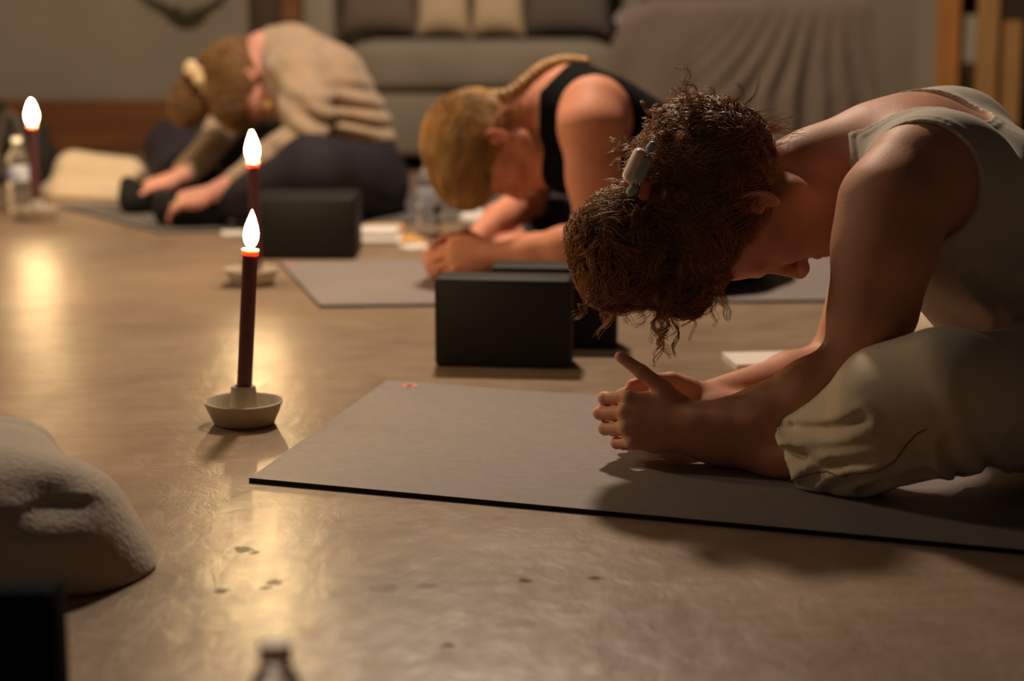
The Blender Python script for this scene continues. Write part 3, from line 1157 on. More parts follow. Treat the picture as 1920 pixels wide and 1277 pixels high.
# ================================================================ PEOPLE
MP = dict(
    skin=mat('warm_skin', (0.68, 0.345, 0.23), 0.55, 0.10, 12, 0.12, 260, sss=0.22, spec=0.32, bdist=0.002),
    skin2=mat('tanned_skin', (0.68, 0.29, 0.18), 0.6, 0.10, 12, sss=0.22, spec=0.28),
    skin3=mat('rosy_skin', (0.74, 0.36, 0.27), 0.5, 0.08, 12, sss=0.22, spec=0.4),
    tank=mat('ribbed_offwhite_cotton', (0.62, 0.565, 0.47), 0.9, 0.04, 20, 0.25, 500, sheen=0.2, bdist=0.001),
    linen=mat('cream_linen', (0.74, 0.64, 0.49), 0.92, 0.05, 20, 0.35, 700, sheen=0.15, bdist=0.001),
    black=mat('black_cotton', (0.003, 0.003, 0.0035), 0.9, spec=0.15),
    navy=mat('navy_leggings', (0.016, 0.012, 0.019), 0.85, 0.2, 20),
    sweater=mat('beige_wool', (0.40, 0.285, 0.185), 0.95, 0.12, 30, 0.6, 220, sheen=0.3, bdist=0.003),
    sock=mat('black_sock', (0.008, 0.008, 0.008), 0.9),
    hair1=mat('auburn_brown_hair', (0.38, 0.185, 0.075), 0.42, 0.35, 30, spec=0.5),
    hair1d=mat('dark_brown_hair', (0.050, 0.022, 0.010), 0.6, 0.3, 30, spec=0.3),
    hair2=mat('golden_blonde_hair', (0.60, 0.34, 0.11), 0.38, 0, 28, spec=0.5, stretch=(1, 1, 0.45), color2=(0.24, 0.115, 0.035)),
    hair2b=mat('blonde_hair_underlayer', (0.42, 0.22, 0.07), 0.5, 0.3, 25),
    hair3=mat('light_brown_hair', (0.26, 0.135, 0.05), 0.42, 0.3, 25, spec=0.5),
    hair3b=mat('brown_hair_underlayer', (0.15, 0.075, 0.03), 0.5, 0.3, 25),
    scrunchie=mat('cream_satin', (0.80, 0.62, 0.36), 0.5, 0.1, 20),
    clip=mat('pearly_plastic', (0.86, 0.80, 0.70), 0.25, spec=0.6, sss=0.2),
    clip_blue=mat('grey_blue_plastic', (0.34, 0.42, 0.44), 0.3),
    clip_amber=mat('amber_plastic', (0.50, 0.20, 0.04), 0.3, sss=0.3),
    earring=mat('gold_disc', (0.75, 0.55, 0.25), 0.3, metal=0.8),
    thread=mat('seam_thread', (0.22, 0.18, 0.13), 0.9),
)


def hair_strands(name, body, seeds, anchor, m, parent, n_steps=26, step=0.007, r=0.0005, curl=(0.0, 0.0), lift=0.002, jitter=0.25, seed=0, wave_f=14.0, gravity=0.0, clump=1):
    """strands that run over the hair mass towards an anchor, with a curl of their own"""
    g_ = np.random.default_rng(seed)
    P = seeds.copy()
    N = len(P)
    out = [P.copy()]
    bias = g_.normal(0, jitter, (N, 3))
    if clump > 1:
        P = np.repeat(P, clump, 0) + g_.normal(0, 0.0022, (N * clump, 3))
        bias = np.repeat(bias, clump, 0) + g_.normal(0, jitter * 0.12, (N * clump, 3))
        N = N * clump
        out = [P.copy()]
    for s_ in range(n_steps - 1):
        n = body.grad(P)
        d = anchor - P
        dl = np.linalg.norm(d, axis=1, keepdims=True) + 1e-6
        d = d / dl + bias + np.array([0, 0, -gravity])
        d -= n * (d * n).sum(1, keepdims=True)
        d /= np.linalg.norm(d, axis=1, keepdims=True) + 1e-9
        P = P + d * step * np.clip(dl / 0.02, 0.15, 1)
        f = body.evalp(P)
        P = P - body.grad(P) * (f - lift * g_.uniform(0.3, 1.7, N))[:, None]
        out.append(P.copy())
    S = np.stack(out, 1)
    return curlify(S, curl, wave_f, g_, clump)


def curlify(S, curl, wave_f, g_, clump=1):
    N, n, _ = S.shape
    T = np.gradient(S, axis=1)
    T /= np.linalg.norm(T, axis=2, keepdims=True) + 1e-9
    A = np.cross(T, [0.31, 0.52, 0.8])
    A /= np.linalg.norm(A, axis=2, keepdims=True) + 1e-9
    Bv = np.cross(T, A)
    k = N // clump
    rp = lambda a: np.repeat(a, clump, 0)
    amp = rp(g_.uniform(curl[0], curl[1], (k, 1, 1))) * np.linspace(0.25, 1, n)[None, :, None]
    ph = rp(g_.uniform(0, 6.28, (k, 1, 1))) + np.arange(n)[None, :, None] * (2 * math.pi / wave_f) * rp(g_.uniform(0.7, 1.4, (k, 1, 1)))
    if clump > 1:
        amp = amp * g_.uniform(0.8, 1.2, (N, 1, 1))
        ph = ph + g_.normal(0, 0.22, (N, 1, 1))
    return S + amp * (np.cos(ph) * A + np.sin(ph) * Bv)


def resample(S, n):
    N, m_, _ = S.shape
    t = np.linspace(0, m_ - 1, n)
    i = np.minimum(t.astype(int), m_ - 2)
    u = (t - i)[None, :, None]
    return S[:, i] * (1 - u) + S[:, i + 1] * u


def seeds_on(body, n, lo, hi, seed=0, cond=None):
    g_ = np.random.default_rng(seed)
    P = g_.uniform(lo, hi, (n * 6, 3))
    for _ in range(4):
        P = P - body.grad(P) * body.evalp(P)[:, None]
    if cond is not None:
        P = P[cond(P)]
    return P[:n]


# ---------------------------------------------------------------- woman in the white tank top
p1 = thing('person', (G(1700, 930)[0], 2.65, 0), 'nearest woman, curly brown hair, white tank top, folded forward over her feet', 'person')
O1 = np.array([p1.location.x, p1.location.y, 0.0])


def finish(o, off):
    """keep world placement while parented to the person's base point"""
    o.location = (-off[0], -off[1], -off[2])
    return o


fw = nrm((-0.97, 0.22, 0))      # the way she faces
lat = nrm((-0.22, -0.93, -0.32))    # her left, towards the camera

TORSO = [(W(2035, 705, 2.66), 0.125), (W(1965, 590, 2.67), 0.100), (W(1885, 490, 2.68), 0.102), (W(1808, 385, 2.69), 0.108), (W(1725, 318, 2.70), 0.088)]


def torso1(B):
    B.path(TORSO, 0.05, lat, 1.38)
    # trapezius and shoulder girdle
    B.seg(W(1725, 300, 2.70), W(1620, 296, 2.70), 0.076, 0.062, 0.05)
    B.seg(W(1735, 318, 2.56), W(1690, 300, 2.70), 0.066, 0.066, 0.05)
    B.seg(W(1705, 266, 2.86), W(1690, 294, 2.70), 0.062, 0.062, 0.05)
    B.ell(W(1790, 345, 2.56), (0.075, 0.05, 0.080), k=0.05)
    B.ell(W(1795, 268, 2.82), (0.075, 0.05, 0.075), k=0.05)
    B.ell(W(1760, 455, 2.60), (0.060, 0.06, 0.055), k=0.05)   # breast side


B = Body()
torso1(B)
# neck
B.path([(W(1625, 298, 2.70), 0.062), (W(1530, 318, 2.69), 0.0525), (W(1440, 352, 2.67), 0.054)], 0.035)
B.seg(W(1600, 380, 2.64), W(1420, 372, 2.62), 0.016, 0.018, 0.03)
R1 = frame((-0.945, 0.03, -0.325), (0.325, 0.06, -0.945))
HO1 = W(1409, 366, 2.655)
HS1 = 1.08
head(B, HO1, R1, HS1)
# near arm
EL1 = W(1602, 692, 2.49)
WR1 = W(1308, 792, 2.530)
B.path([(W(1705, 330, 2.535), 0.060), (W(1672, 385, 2.505), 0.064), (W(1657, 470, 2.49), 0.0625), (W(1637, 580, 2.485), 0.0530), (EL1, 0.0445)], 0.03)
B.path([(EL1, 0.044), (W(1520, 735, 2.49), 0.0420), (W(1440, 775, 2.505), 0.0375), (WR1, 0.0250)], 0.02)
B.seg(WR1, W(1265, 796, 2.545), 0.024, 0.024, 0.015)
# far arm
EL1b = W(1572, 685, 2.90)
WR1b = W(1318, 748, 2.690)
B.path([(W(1690, 305, 2.86), 0.060), (W(1640, 470, 2.90), 0.054), (EL1b, 0.043)], 0.03)
B.path([(EL1b, 0.043), (W(1480, 712, 2.84), 0.039), (WR1b, 0.0235)], 0.02)
# hips and legs under the linen
hipN, kneeN, ankN = W(2040, 745, 2.53), W(1770, 752, 2.37), W(1462, 850, 2.50)
hipF, kneeF, ankF = W(2010, 690, 2.80), W(1735, 668, 3.03), W(1462, 800, 2.76)
B.path([(hipN, 0.085), (kneeN, 0.062)], 0.03)
B.path([(kneeN, 0.055), (W(1600, 815, 2.43), 0.048), (ankN, 0.031)], 0.02)
B.path([(hipF, 0.085), (kneeF, 0.062)], 0.03)
B.path([(kneeF, 0.055), (ankF, 0.031)], 0.02)
# feet, soles together
for (ank, y0, dz) in ((ankN, 2.535, 0), (ankF, 2.665, 0)):
    hl = W(1435, 866, y0 - 0.01) if ank is ankN else W(1425, 850, y0 + 0.02)
    hl[2] = 0.038
    ball = W(1258, 830, y0 + 0.025) if ank is ankN else W(1258, 800, y0 - 0.02)
    ball[2] = 0.052
    B.seg(ank, hl, 0.031, 0.032, 0.03)
    B.path([(hl, 0.031), (0.5 * (hl + ball), 0.030), (ball, 0.026)], 0.03)
    for t_ in range(5):
        b0 = ball + np.array([0.0, 0, -0.018 + 0.0115 * t_])
        tip = b0 + np.array([-0.030 - 0.004 * t_, 0.004 * (1 if ank is ankN else -1), 0.006])
        B.seg(b0, tip, 0.011, 0.0085 + (0.003 if t_ == 4 else 0), 0.006)
# hands


def hand_up(B, wrist, fwd, back, curls, s, thumb, spread=0.0):
    """picks the lateral sign so that the thumb is on the upper side"""
    f = nrm(fwd)
    b = np.asarray(back, float)
    b = nrm(b - f * (b @ f))
    sgn = 1 if np.cross(f, b)[2] > 0 else -1
    hand(B, wrist, fwd, back, sgn, curls, s, thumb, spread)


hand_up(B, W(1296, 793, 2.535), (-0.97, 0.10, 0.02), (-0.16, -0.92, 0.30),
        [(38, 66, 40), (42, 68, 40), (46, 68, 40), (50, 62, 36)], 1.0,
        [(0.038, 0.044, 0.004), (0.070, 0.066, 0.006), (0.100, 0.086, 0.006)])
hand_up(B, W(1306, 746, 2.685), (-0.96, -0.24, -0.03), (0.0, 0.90, 0.38),
        [(30, 55, 30), (34, 55, 30), (34, 55, 30), (38, 50, 30)], 0.98,
        [(0.045, 0.040, -0.006), (0.078, 0.046, -0.010), (0.108, 0.044, -0.014)])
finish(B.build('body', MP['skin'], p1, 0.0031, floor=0.0065), O1)

# tank top
B = Body()
torso1(B)
arm_c, arm_r = W(1722, 350, 2.47), np.array([0.090, 0.120, 0.0895])
Ra = np.stack([nrm((1, 0.12, -0.10)), nrm((-0.12, 1, 0.0)), nrm((0.10, 0.0, 1))])
farm_c = W(1690, 330, 2.93)
neck_c = W(1698, 212, 2.700)
hem_c = W(2035, 705, 2.66)


def esd(X, Y, Z, c, r, R):
    dx, dy, dz = X - c[0], Y - c[1], Z - c[2]
    k0 = 0
    k1 = 0
    for i in range(3):
        u = dx * R[i, 0] + dy * R[i, 1] + dz * R[i, 2]
        k0 = k0 + (u / r[i]) ** 2
        k1 = k1 + (u / r[i] ** 2) ** 2
    k0 = np.sqrt(k0)
    return k0 * (k0 - 1) / (np.sqrt(k1) + 1e-9)


def creases(F, X, Z, lines, Yp, depth, width):
    """pressed-in folds running along lines on the cloth"""
    for ln_ in lines:
        dmin = None
        for (a, b) in zip(ln_[:-1], ln_[1:]):
            A_, B_ = W(*a, Yp), W(*b, Yp)
            vx, vz = B_[0] - A_[0], B_[2] - A_[2]
            t = np.clip(((X - A_[0]) * vx + (Z - A_[2]) * vz) / (vx * vx + vz * vz), 0, 1)
            d_ = np.sqrt((X - A_[0] - t * vx) ** 2 + (Z - A_[2] - t * vz) ** 2)
            dmin = d_ if dmin is None else np.minimum(dmin, d_)
        F = F + depth * np.exp(-(dmin / width) ** 2) - 0.75 * depth * np.exp(-((dmin - 2.1 * width) / (1.1 * width)) ** 2)
    return F


LINEN_FOLDS = [[(1512, 912), (1548, 872), (1610, 842)], [(1556, 918), (1592, 885), (1655, 858)], [(1482, 828), (1540, 805), (1600, 765)],
               [(1612, 912), (1650, 880), (1720, 862)], [(1742, 800), (1752, 840), (1785, 872)], [(1800, 790), (1830, 850), (1880, 900)], [(1486, 862), (1525, 868)]]
TANK_FOLDS = [[(1835, 628), (1880, 590), (1935, 560)], [(1870, 655), (1915, 618), (1960, 600)], [(1800, 500), (1850, 560), (1870, 610)]]


def cut_tank(F, X, Y, Z):
    n1 = lattice_noise(X, Y, Z, (6, 6, 10), 21)
    u = X * 0.6 + Z * 0.8
    v = X * 0.8 - Z * 0.6
    # pulled folds around the waist
    wz = np.exp(-(((X - W(1880, 590, 2.55)[0]) / 0.10) ** 2 + ((Z - W(1880, 590, 2.55)[2]) / 0.07) ** 2))
    F = F - 0.006 - 0.0015 * n1 - 0.0075 * wz * (1 + np.sin(u * 80 + n1 * 2.5))
    F = np.where(Y < 2.66, creases(F, X, Z, TANK_FOLDS, 2.56, 0.0034, 0.0065) - 0.001, F)
    cuts = np.maximum(-esd(X, Y, Z, arm_c, arm_r, Ra), -esd(X, Y, Z, farm_c, np.array([0.085, 0.115, 0.09]), Ra))
    cuts = np.maximum(cuts, -esd(X, Y, Z, neck_c, np.array([0.120, 0.096, 0.078]), np.stack([nrm((1, 0, -0.12)), nrm((0, 1, 0)), nrm((0.12, 0, 1))])))
    front = (X - W(1575, 300, 2.7)[0])
    cuts = np.maximum(cuts, -front)
    dcut = -cuts                                     # distance from the cut, positive inside the cloth
    F = F - 0.0030 * np.clip(1 - np.abs(dcut - 0.003) / 0.004, 0, 1) ** 0.5 - 0.0022 * np.clip(1 - np.abs(dcut - 0.012) / 0.004, 0, 1) ** 0.5
    return np.maximum(F, cuts)


finish(B.build('tank_top', MP['tank'], p1, 0.0035, post=cut_tank), O1)

# linen trousers
B = Body()
B.path([(W(2050, 715, 2.66), 0.135), (W(2005, 660, 2.67), 0.115)], 0.05, lat, 1.3)
B.path([(hipN, 0.108), (kneeN, 0.082)], 0.05)
B.path([(kneeN, 0.081), (W(1660, 778, 2.39), 0.073), (W(1590, 818, 2.43), 0.058), (W(1492, 858, 2.465), 0.042)], 0.03, (0, 0.3, 1), 1.10)
B.seg(W(1530, 888, 2.43), W(1590, 893, 2.41), 0.016, 0.013, 0.03)
B.seg(W(1590, 888, 2.41), W(1655, 875, 2.40), 0.012, 0.016, 0.03)
B.ell(W(1530, 898, 2.43), (0.022, 0.02, 0.016), k=0.012)
B.ell(W(1588, 902, 2.41), (0.020, 0.02, 0.014), k=0.012)
B.seg(W(1738, 812, 2.315), W(1778, 868, 2.345), 0.010, 0.008, 0.022)
B.seg(W(1700, 838, 2.33), W(1650, 872, 2.37), 0.012, 0.010, 0.022)
B.path([(hipF, 0.112), (kneeF, 0.088)], 0.05)
B.path([(kneeF, 0.086), (W(1590, 735, 2.90), 0.062), (ankF, 0.045)], 0.03)
HEM = W(1496, 862, 2.465)
HEMD = nrm(W(1478, 862, 2.47) - W(1600, 815, 2.43))
shin_n = nrm(W(1478, 862, 2.47) - W(1600, 815, 2.43))


def cut_linen(F, X, Y, Z):
    F = creases(F, X, Z, LINEN_FOLDS, 2.38, 0.0062, 0.0065)
    n1 = lattice_noise(X, Y, Z, (7, 7, 9), 31)
    n2 = lattice_noise(X, Y, Z, (16, 9, 18), 32)
    t = (X - HEM[0]) * HEMD[0] + (Y - HEM[1]) * HEMD[1] + (Z - HEM[2]) * HEMD[2]
    near = np.clip(1 + t / 0.16, 0, 1)            # 1 at the hem
    ang = np.arctan2(Z - HEM[2], Y - HEM[1])
    F = F + 0.005 * n1 + 0.0025 * n2 * (0.6 + near) + near * 0.0085 * lattice_noise(X * HEMD[0] + Z * HEMD[2] + Y * HEMD[1], X * HEMD[2] - Z * HEMD[0], Y, (7, 42, 30), 33)
    # pulled folds radiating below the knee
    kx, kz = X - W(1800, 880, 2.37)[0], Z - W(1800, 880, 2.37)[2]
    rr = np.sqrt(kx ** 2 + kz ** 2)
    F = F - 0.007 * np.exp(-((rr - 0.10) / 0.05) ** 2) * np.maximum(0, np.sin(np.arctan2(kz, kx) * 7 + 1.0)) ** 2
    # stitched hem band
    F = F - 0.0018 * np.clip(1 - np.abs(t + 0.012) / 0.012, 0, 1) ** 0.4
    # far hem
    return np.maximum(F, t + 0.0)


def cut_linen_both(F, X, Y, Z):
    G_ = cut_linen(F, X, Y, Z)
    # the far trouser leg keeps its own length
    far = np.maximum(F, -(X - W(1480, 790, 2.8)[0]))
    return np.where(Y > 2.62, far, G_)


finish(B.build('trousers', MP['linen'], p1, 0.004, post=cut_linen_both, floor=0.007), O1)
# side seam
sm = smooth_path([W(1492, 893, 2.425), W(1545, 872, 2.40), W(1620, 845, 2.372), (W(1690, 818, 2.335)), W(1740, 800, 2.30)], 60)
BT = B
for _ in range(5):
    sm = sm - BT.grad(sm) * (cut_linen(BT.evalp(sm), sm[:, 0], sm[:, 1], sm[:, 2]) - 0.0003)[:, None]
finish(tubes('side_seam', sm[None], 0.0011, MP['thread'], p1, 5), O1)

# hair mass
HB = Body()
hp = lambda x, y, z: HO1 + HS1 * (x * R1[0] + y * R1[1] + z * R1[2])
HB.ell(hp(0, -0.022, 0.052), np.array((0.088, 0.100, 0.090)) * HS1, R1, 0.03)
HB.ell(hp(0, 0.045, 0.092), np.array((0.072, 0.052, 0.045)) * HS1, R1, 0.03)
HB.ell(hp(0, -0.075, 0.02), np.array((0.070, 0.045, 0.055)) * HS1, R1, 0.03)
HB.seg(W(1300, 262, 2.66), W(1262, 305, 2.66), 0.050, 0.042, 0.03)
hairtail = Body()
hairtail.seg(W(1225, 385, 2.64), W(1165, 460, 2.62), 0.045, 0.062, 0.03)
hairtail.seg(W(1165, 460, 2.62), W(1160, 510, 2.62), 0.060, 0.042, 0.03)
hairtail.seg(W(1200, 470, 2.64), W(1285, 540, 2.64), 0.050, 0.035, 0.03)


def lumpy(F, X, Y, Z):
    return F + 0.005 * lattice_noise(X, Y, Z, 45, 41) + 0.004 * lattice_noise(X, Y, Z, 22, 42)


def face_free(F, X, Y, Z):
    # leave the face and the ear free of hair
    F = lumpy(F, X, Y, Z)
    c = hp(0, 0.075, -0.045)
    F = np.maximum(F, -esd(X, Y, Z, c, np.array((0.12, 0.085, 0.105)) * HS1, R1))
    for sx in (-1, 1):
        F = np.maximum(F, -esd(X, Y, Z, hp(sx * 0.085, -0.004, -0.010), np.array((0.030, 0.028, 0.038)) * HS1, R1))
    # below the hairline of the nape
    zl = (X - HO1[0]) * R1[2][0] + (Y - HO1[1]) * R1[2][1] + (Z - HO1[2]) * R1[2][2]
    return np.maximum(F, -(zl + 0.028 * HS1))


hair = finish(HB.build('hair', MP['hair1d'], p1, 0.004, post=face_free), O1)
hair_t = hairtail.build('gathered_tail', MP['hair1d'], hair, 0.004, post=lumpy)
lo_, hi_ = HO1 - 0.26, HO1 + 0.26
ANC = W(1212, 362, 2.64)


def keep(P):
    d = P - HO1
    x_, y_, z_ = d @ R1[0] / HS1, d @ R1[1] / HS1, d @ R1[2] / HS1
    face = ((x_ / 0.12) ** 2 + ((y_ - 0.075) / 0.085) ** 2 + ((z_ + 0.045) / 0.105) ** 2) < 1
    ear = (((np.abs(x_) - 0.085) / 0.03) ** 2 + ((y_ + 0.004) / 0.03) ** 2 + ((z_ + 0.01) / 0.04) ** 2) < 1
    return (~face) & (~ear) & (z_ > -0.026)


sd = seeds_on(HB, 430, lo_, hi_, 3, keep)
S1 = hair_strands('x', HB, sd, ANC, None, None, 24, 0.0085, curl=(0.002, 0.0085), lift=0.005, jitter=0.40, seed=4, wave_f=9, clump=11)
tubes('combed_strands', resample(S1, 48), 0.0005 * np.linspace(1, 0.6, 48), MP['hair1'], hair)
# frizz on the crown, catching the light
g_ = np.random.default_rng(8)
top = np.repeat(seeds_on(HB, 110, HO1 + np.array([-0.22, -0.15, 0.0]), HO1 + np.array([0.08, 0.15, 0.2]), 9, keep), 7, 0)
top = top + g_.normal(0, 0.0015, top.shape)
nn = HB.grad(top)
fr = []
kk = len(top) // 7
rp7 = lambda a: np.repeat(a, 7, 0)
base = nn * 0.6 + rp7(g_.normal(0, 0.6, (kk, 3))) + g_.normal(0, 0.08, top.shape) + np.array([-0.4, 0, 0])
base /= np.linalg.norm(base, axis=1, keepdims=True)
t_ = np.linspace(0, 1, 22)[None, :, None]
ln = rp7(g_.uniform(0.012, 0.036, (kk, 1, 1)))
S2 = top[:, None] + nn[:, None] * 0.002 + base[:, None] * t_ * ln + (rp7(g_.normal(0, 0.5, (kk, 3))) + np.array([-0.3, 0, -0.5]))[:, None] * (t_ ** 2) * ln
S2 = curlify(S2, (0.003, 0.009), 18, g_, 7)
# larger loose loops standing off the outline
lp = np.repeat(seeds_on(HB, 46, HO1 + np.array([-0.24, -0.12, 0.0]), HO1 + np.array([-0.04, 0.12, 0.2]), 19, keep), 8, 0)
lp = lp + g_.normal(0, 0.0015, lp.shape)
ln_ = HB.grad(lp)
k8 = len(lp) // 8
r8 = lambda a: np.repeat(a, 8, 0)
ld = ln_ * 0.35 + r8(g_.normal(0, 0.6, (k8, 3))) + np.array([-0.2, -0.2, -0.2])
t3 = np.linspace(0, 1, 30)[None, :, None]
S6 = lp[:, None] + ln_[:, None] * 0.004 + ld[:, None] * t3 * r8(g_.uniform(0.02, 0.045, (k8, 1, 1)))
S6 = curlify(S6, (0.006, 0.012), 15, g_, 8)
tubes('frizzy_curls', np.concatenate([resample(S2, 30), S6]), 0.00045 * np.linspace(1, 0.6, 30), MP['hair1'], hair)
# wispy hairs along the nape
N = 170
u_ = g_.uniform(0, 1, N)
st = np.stack([W(1300 + 140 * u, 215 + 30 * u, 2.665 + v) for u, v in zip(u_, g_.uniform(-0.05, 0.05, N))])
dr = np.stack([g_.uniform(0.3, 1.2, N), g_.normal(0, 0.35, N), g_.uniform(-0.15, 0.55, N)], 1)
dr /= np.linalg.norm(dr, axis=1, keepdims=True)
S3 = st[:, None] + dr[:, None] * t_ * g_.uniform(0.02, 0.055, (N, 1, 1)) + np.array([0.3, 0, -0.3]) * t_ ** 2 * 0.02
tubes('nape_wisps', curlify(S3, (0.0005, 0.003), 14, g_), 0.00032, MP['hair1'], hair)
# the tail: loose curls tumbling forward and down
N = 260
sdt = seeds_on(hairtail, N, W(1165, 460, 2.62) - 0.2, W(1165, 460, 2.62) + 0.2, 12)
S4 = hair_strands('x', hairtail, sdt, W(1120, 560, 2.60), None, None, 20, 0.0075, curl=(0.003, 0.011), lift=0.006, jitter=0.65, seed=13, wave_f=11, gravity=0.3, clump=11)
tubes('tail_curls', resample(S4, 44), 0.0005 * np.linspace(1, 0.6, 44), MP['hair1'], hair_t)
N = 90
a0 = np.stack([W(x, y, Y_) for x, y, Y_ in zip(g_.uniform(1110, 1360, N), g_.uniform(470, 555, N), g_.uniform(2.57, 2.72, N))])
ln = g_.uniform(0.02, 0.075, (N, 1, 1))
dd = np.stack([g_.normal(-0.12, 0.30, N), g_.normal(0, 0.2, N), -np.ones(N)], 1)
a0, dd, ln = (np.repeat(v, 7, 0) for v in (a0, dd, ln))
a0 = a0 + g_.normal(0, 0.0018, a0.shape)
S5 = a0[:, None] + dd[:, None] * t_ * ln
tubes('hanging_curls', curlify(S5, (0.002, 0.008), 14, g_, 7), 0.00045 * np.linspace(1, 0.5, 22), MP['hair1'], hair_t)
# the long ringlets
cs = []
for (x0, y0, x1, y1, ph, am) in [(1232, 560, 1238, 690, 0, 0.009), (1246, 560, 1243, 680, 2.6, 0.010), (1238, 570, 1250, 640, 1.3, 0.008), (1262, 560, 1270, 672, 0.8, 0.006), (1225, 560, 1232, 655, 4, 0.007)]:
    for j in range(9):
        u = np.linspace(0, 1, 60)
        a_, b_ = W(x0, y0, 2.62), W(x1, y1, 2.61)
        c = a_ + (b_ - a_) * u[:, None] * g_.uniform(0.8, 1.0)
        w_ = 11.5 * u + ph + g_.normal(0, 0.12)
        am_ = am * (0.5 + 0.5 * u) * g_.uniform(0.85, 1.15)
        c[:, 0] += am_ * np.sin(w_) + g_.normal(0, 0.0008)
        c[:, 1] += am_ * np.cos(w_) + g_.normal(0, 0.0008)
        cs.append(c)
tubes('ringlet', np.array(cs), 0.00045, MP['hair1'], hair_t)

# claw clip
cl = bpy.data.objects.new('hair_clip', None)
COL.objects.link(cl)
cl.parent = p1


def clip_piece(name, a, b, w, t, m, yy=2.60):
    A_, B_ = W(*a, yy), W(*b, yy)
    L_ = np.linalg.norm(B_ - A_)
    o = bm_obj(name, rbox((L_, w, t), min(t, w) * 0.45, 5), m, cl, smooth=True)
    dz = nrm(B_ - A_)
    sd_ = np.array([0, 1.0, 0])
    up = np.cross(dz, sd_)
    Mx = Matrix(((dz[0], sd_[0], up[0], 0), (dz[1], sd_[1], up[1], 0), (dz[2], sd_[2], up[2], 0), (0, 0, 0, 1)))
    mid = (A_ + B_) / 2 - O1
    o.matrix_local = Matrix.Translation(mid) @ Mx
    return o


clip_piece('clip_shell', (1205, 279), (1176, 342), 0.034, 0.020, MP['clip'], 2.575)
clip_piece('clip_jaw', (1216, 290), (1193, 341), 0.034, 0.016, MP['clip_blue'], 2.572)
clip_piece('clip_end', (1194, 347), (1177, 366), 0.018, 0.013, MP['clip_blue'], 2.57)
clip_piece('clip_hinge', (1212, 332), (1206, 376), 0.020, 0.016, MP['clip_amber'], 2.572)
clip_piece('clip_spring', (1228, 266), (1214, 284), 0.018, 0.011, MP['clip_blue'], 2.575)


# ---------------------------------------------------------------- blonde woman in the black tank top
p2 = thing('person', (G(1150, 520)[0], 4.22, 0), 'blonde woman with a braid and a black tank top, leaning forward on her forearms', 'person')
O2 = np.array([p2.location.x, 4.22, 0.0])
lat2 = nrm((-0.15, -0.99, 0))
T2 = [(W(1330, 430, 4.25), 0.13), (W(1270, 350, 4.24), 0.105), (W(1195, 285, 4.23), 0.105), (W(1120, 235, 4.22), 0.100), (W(1060, 205, 4.22), 0.075)]


def torso2(B):
    B.path(T2, 0.05, lat2, 1.4)
    B.seg(W(1060, 200, 4.22), W(1015, 205, 4.22), 0.070, 0.058, 0.05)
    B.seg(W(1115, 200, 4.09), W(1070, 190, 4.22), 0.062, 0.064, 0.05)
    B.seg(W(1080, 205, 4.37), W(1070, 195, 4.22), 0.060, 0.064, 0.05)
    B.ell(W(1140, 235, 4.12), (0.075, 0.05, 0.075), k=0.05)
    B.ell(W(1060, 310, 4.18), (0.06, 0.09, 0.06), k=0.05)


B = Body()
torso2(B)
R2 = frame((-0.985, -0.05, -0.15), (0.10, -0.22, -0.95))
HO2 = W(934, 272, 4.19)
HS2 = 1.03
B.path([(W(1015, 205, 4.22), 0.058), (W(965, 225, 4.22), 0.052), (W(930, 245, 4.21), 0.055)], 0.035)
B.seg(W(1000, 290, 4.20), W(960, 290, 4.19), 0.045, 0.045, 0.04)
head(B, HO2, R2, HS2)
EL2 = W(1118, 458, 4.02)
WR2 = W(922, 477, 4.10)
B.path([(W(1112, 205, 4.08), 0.062), (W(1108, 240, 4.04), 0.064), (W(1112, 330, 4.02), 0.052), (EL2, 0.043)], 0.03)
B.path([(EL2, 0.042), (W(1060, 462, 4.03), 0.041), (W(1000, 470, 4.06), 0.034), (WR2, 0.024)], 0.02)
EL2b = W(992, 372, 4.47)
WR2b = W(893, 447, 4.30)
B.path([(W(1060, 205, 4.38), 0.060), (W(1015, 300, 4.45), 0.050), (EL2b, 0.042)], 0.03)
B.path([(EL2b, 0.042), (W(935, 415, 4.38), 0.037), (WR2b, 0.024)], 0.02)
hand_up(B, WR2, (-0.96, 0.18, -0.10), (-0.1, -0.8, 0.6), [(30, 50, 30), (30, 52, 30), (34, 52, 30), (38, 50, 30)], 1.0, [(0.045, 0.040, -0.006), (0.076, 0.050, -0.01), (0.100, 0.052, -0.012)])
hand_up(B, W(893, 452, 4.28), (-0.90, -0.42, -0.12), (0.1, 0.75, 0.65), [(28, 50, 30), (28, 52, 30), (30, 52, 30), (34, 50, 30)], 1.0, [(0.045, 0.040, -0.006), (0.076, 0.050, -0.01), (0.100, 0.052, -0.012)])
hN, kN, aN = W(1330, 450, 4.10), W(1215, 450, 3.99), W(960, 505, 4.17)
hF, kF, aF = W(1300, 425, 4.36), W(1030, 410, 4.56), W(955, 490, 4.32)
for h_, k_, a_ in ((hN, kN, aN), (hF, kF, aF)):
    k_[2] = max(k_[2], 0.10)
    a_[2] = 0.045
    B.path([(h_, 0.085), (k_, 0.058)], 0.03)
    B.path([(k_, 0.052), (a_, 0.034)], 0.02)
    t_ = a_ + np.array([-0.15, 0.02 if a_ is aN else -0.02, -0.008])
    B.seg(a_, t_, 0.034, 0.026, 0.03)
finish(B.build('body', MP['skin2'], p2, 0.0045, floor=0.0062), O2)

B = Body()
torso2(B)
arm2, neck2 = W(1118, 222, 4.03), W(1020, 150, 4.22)


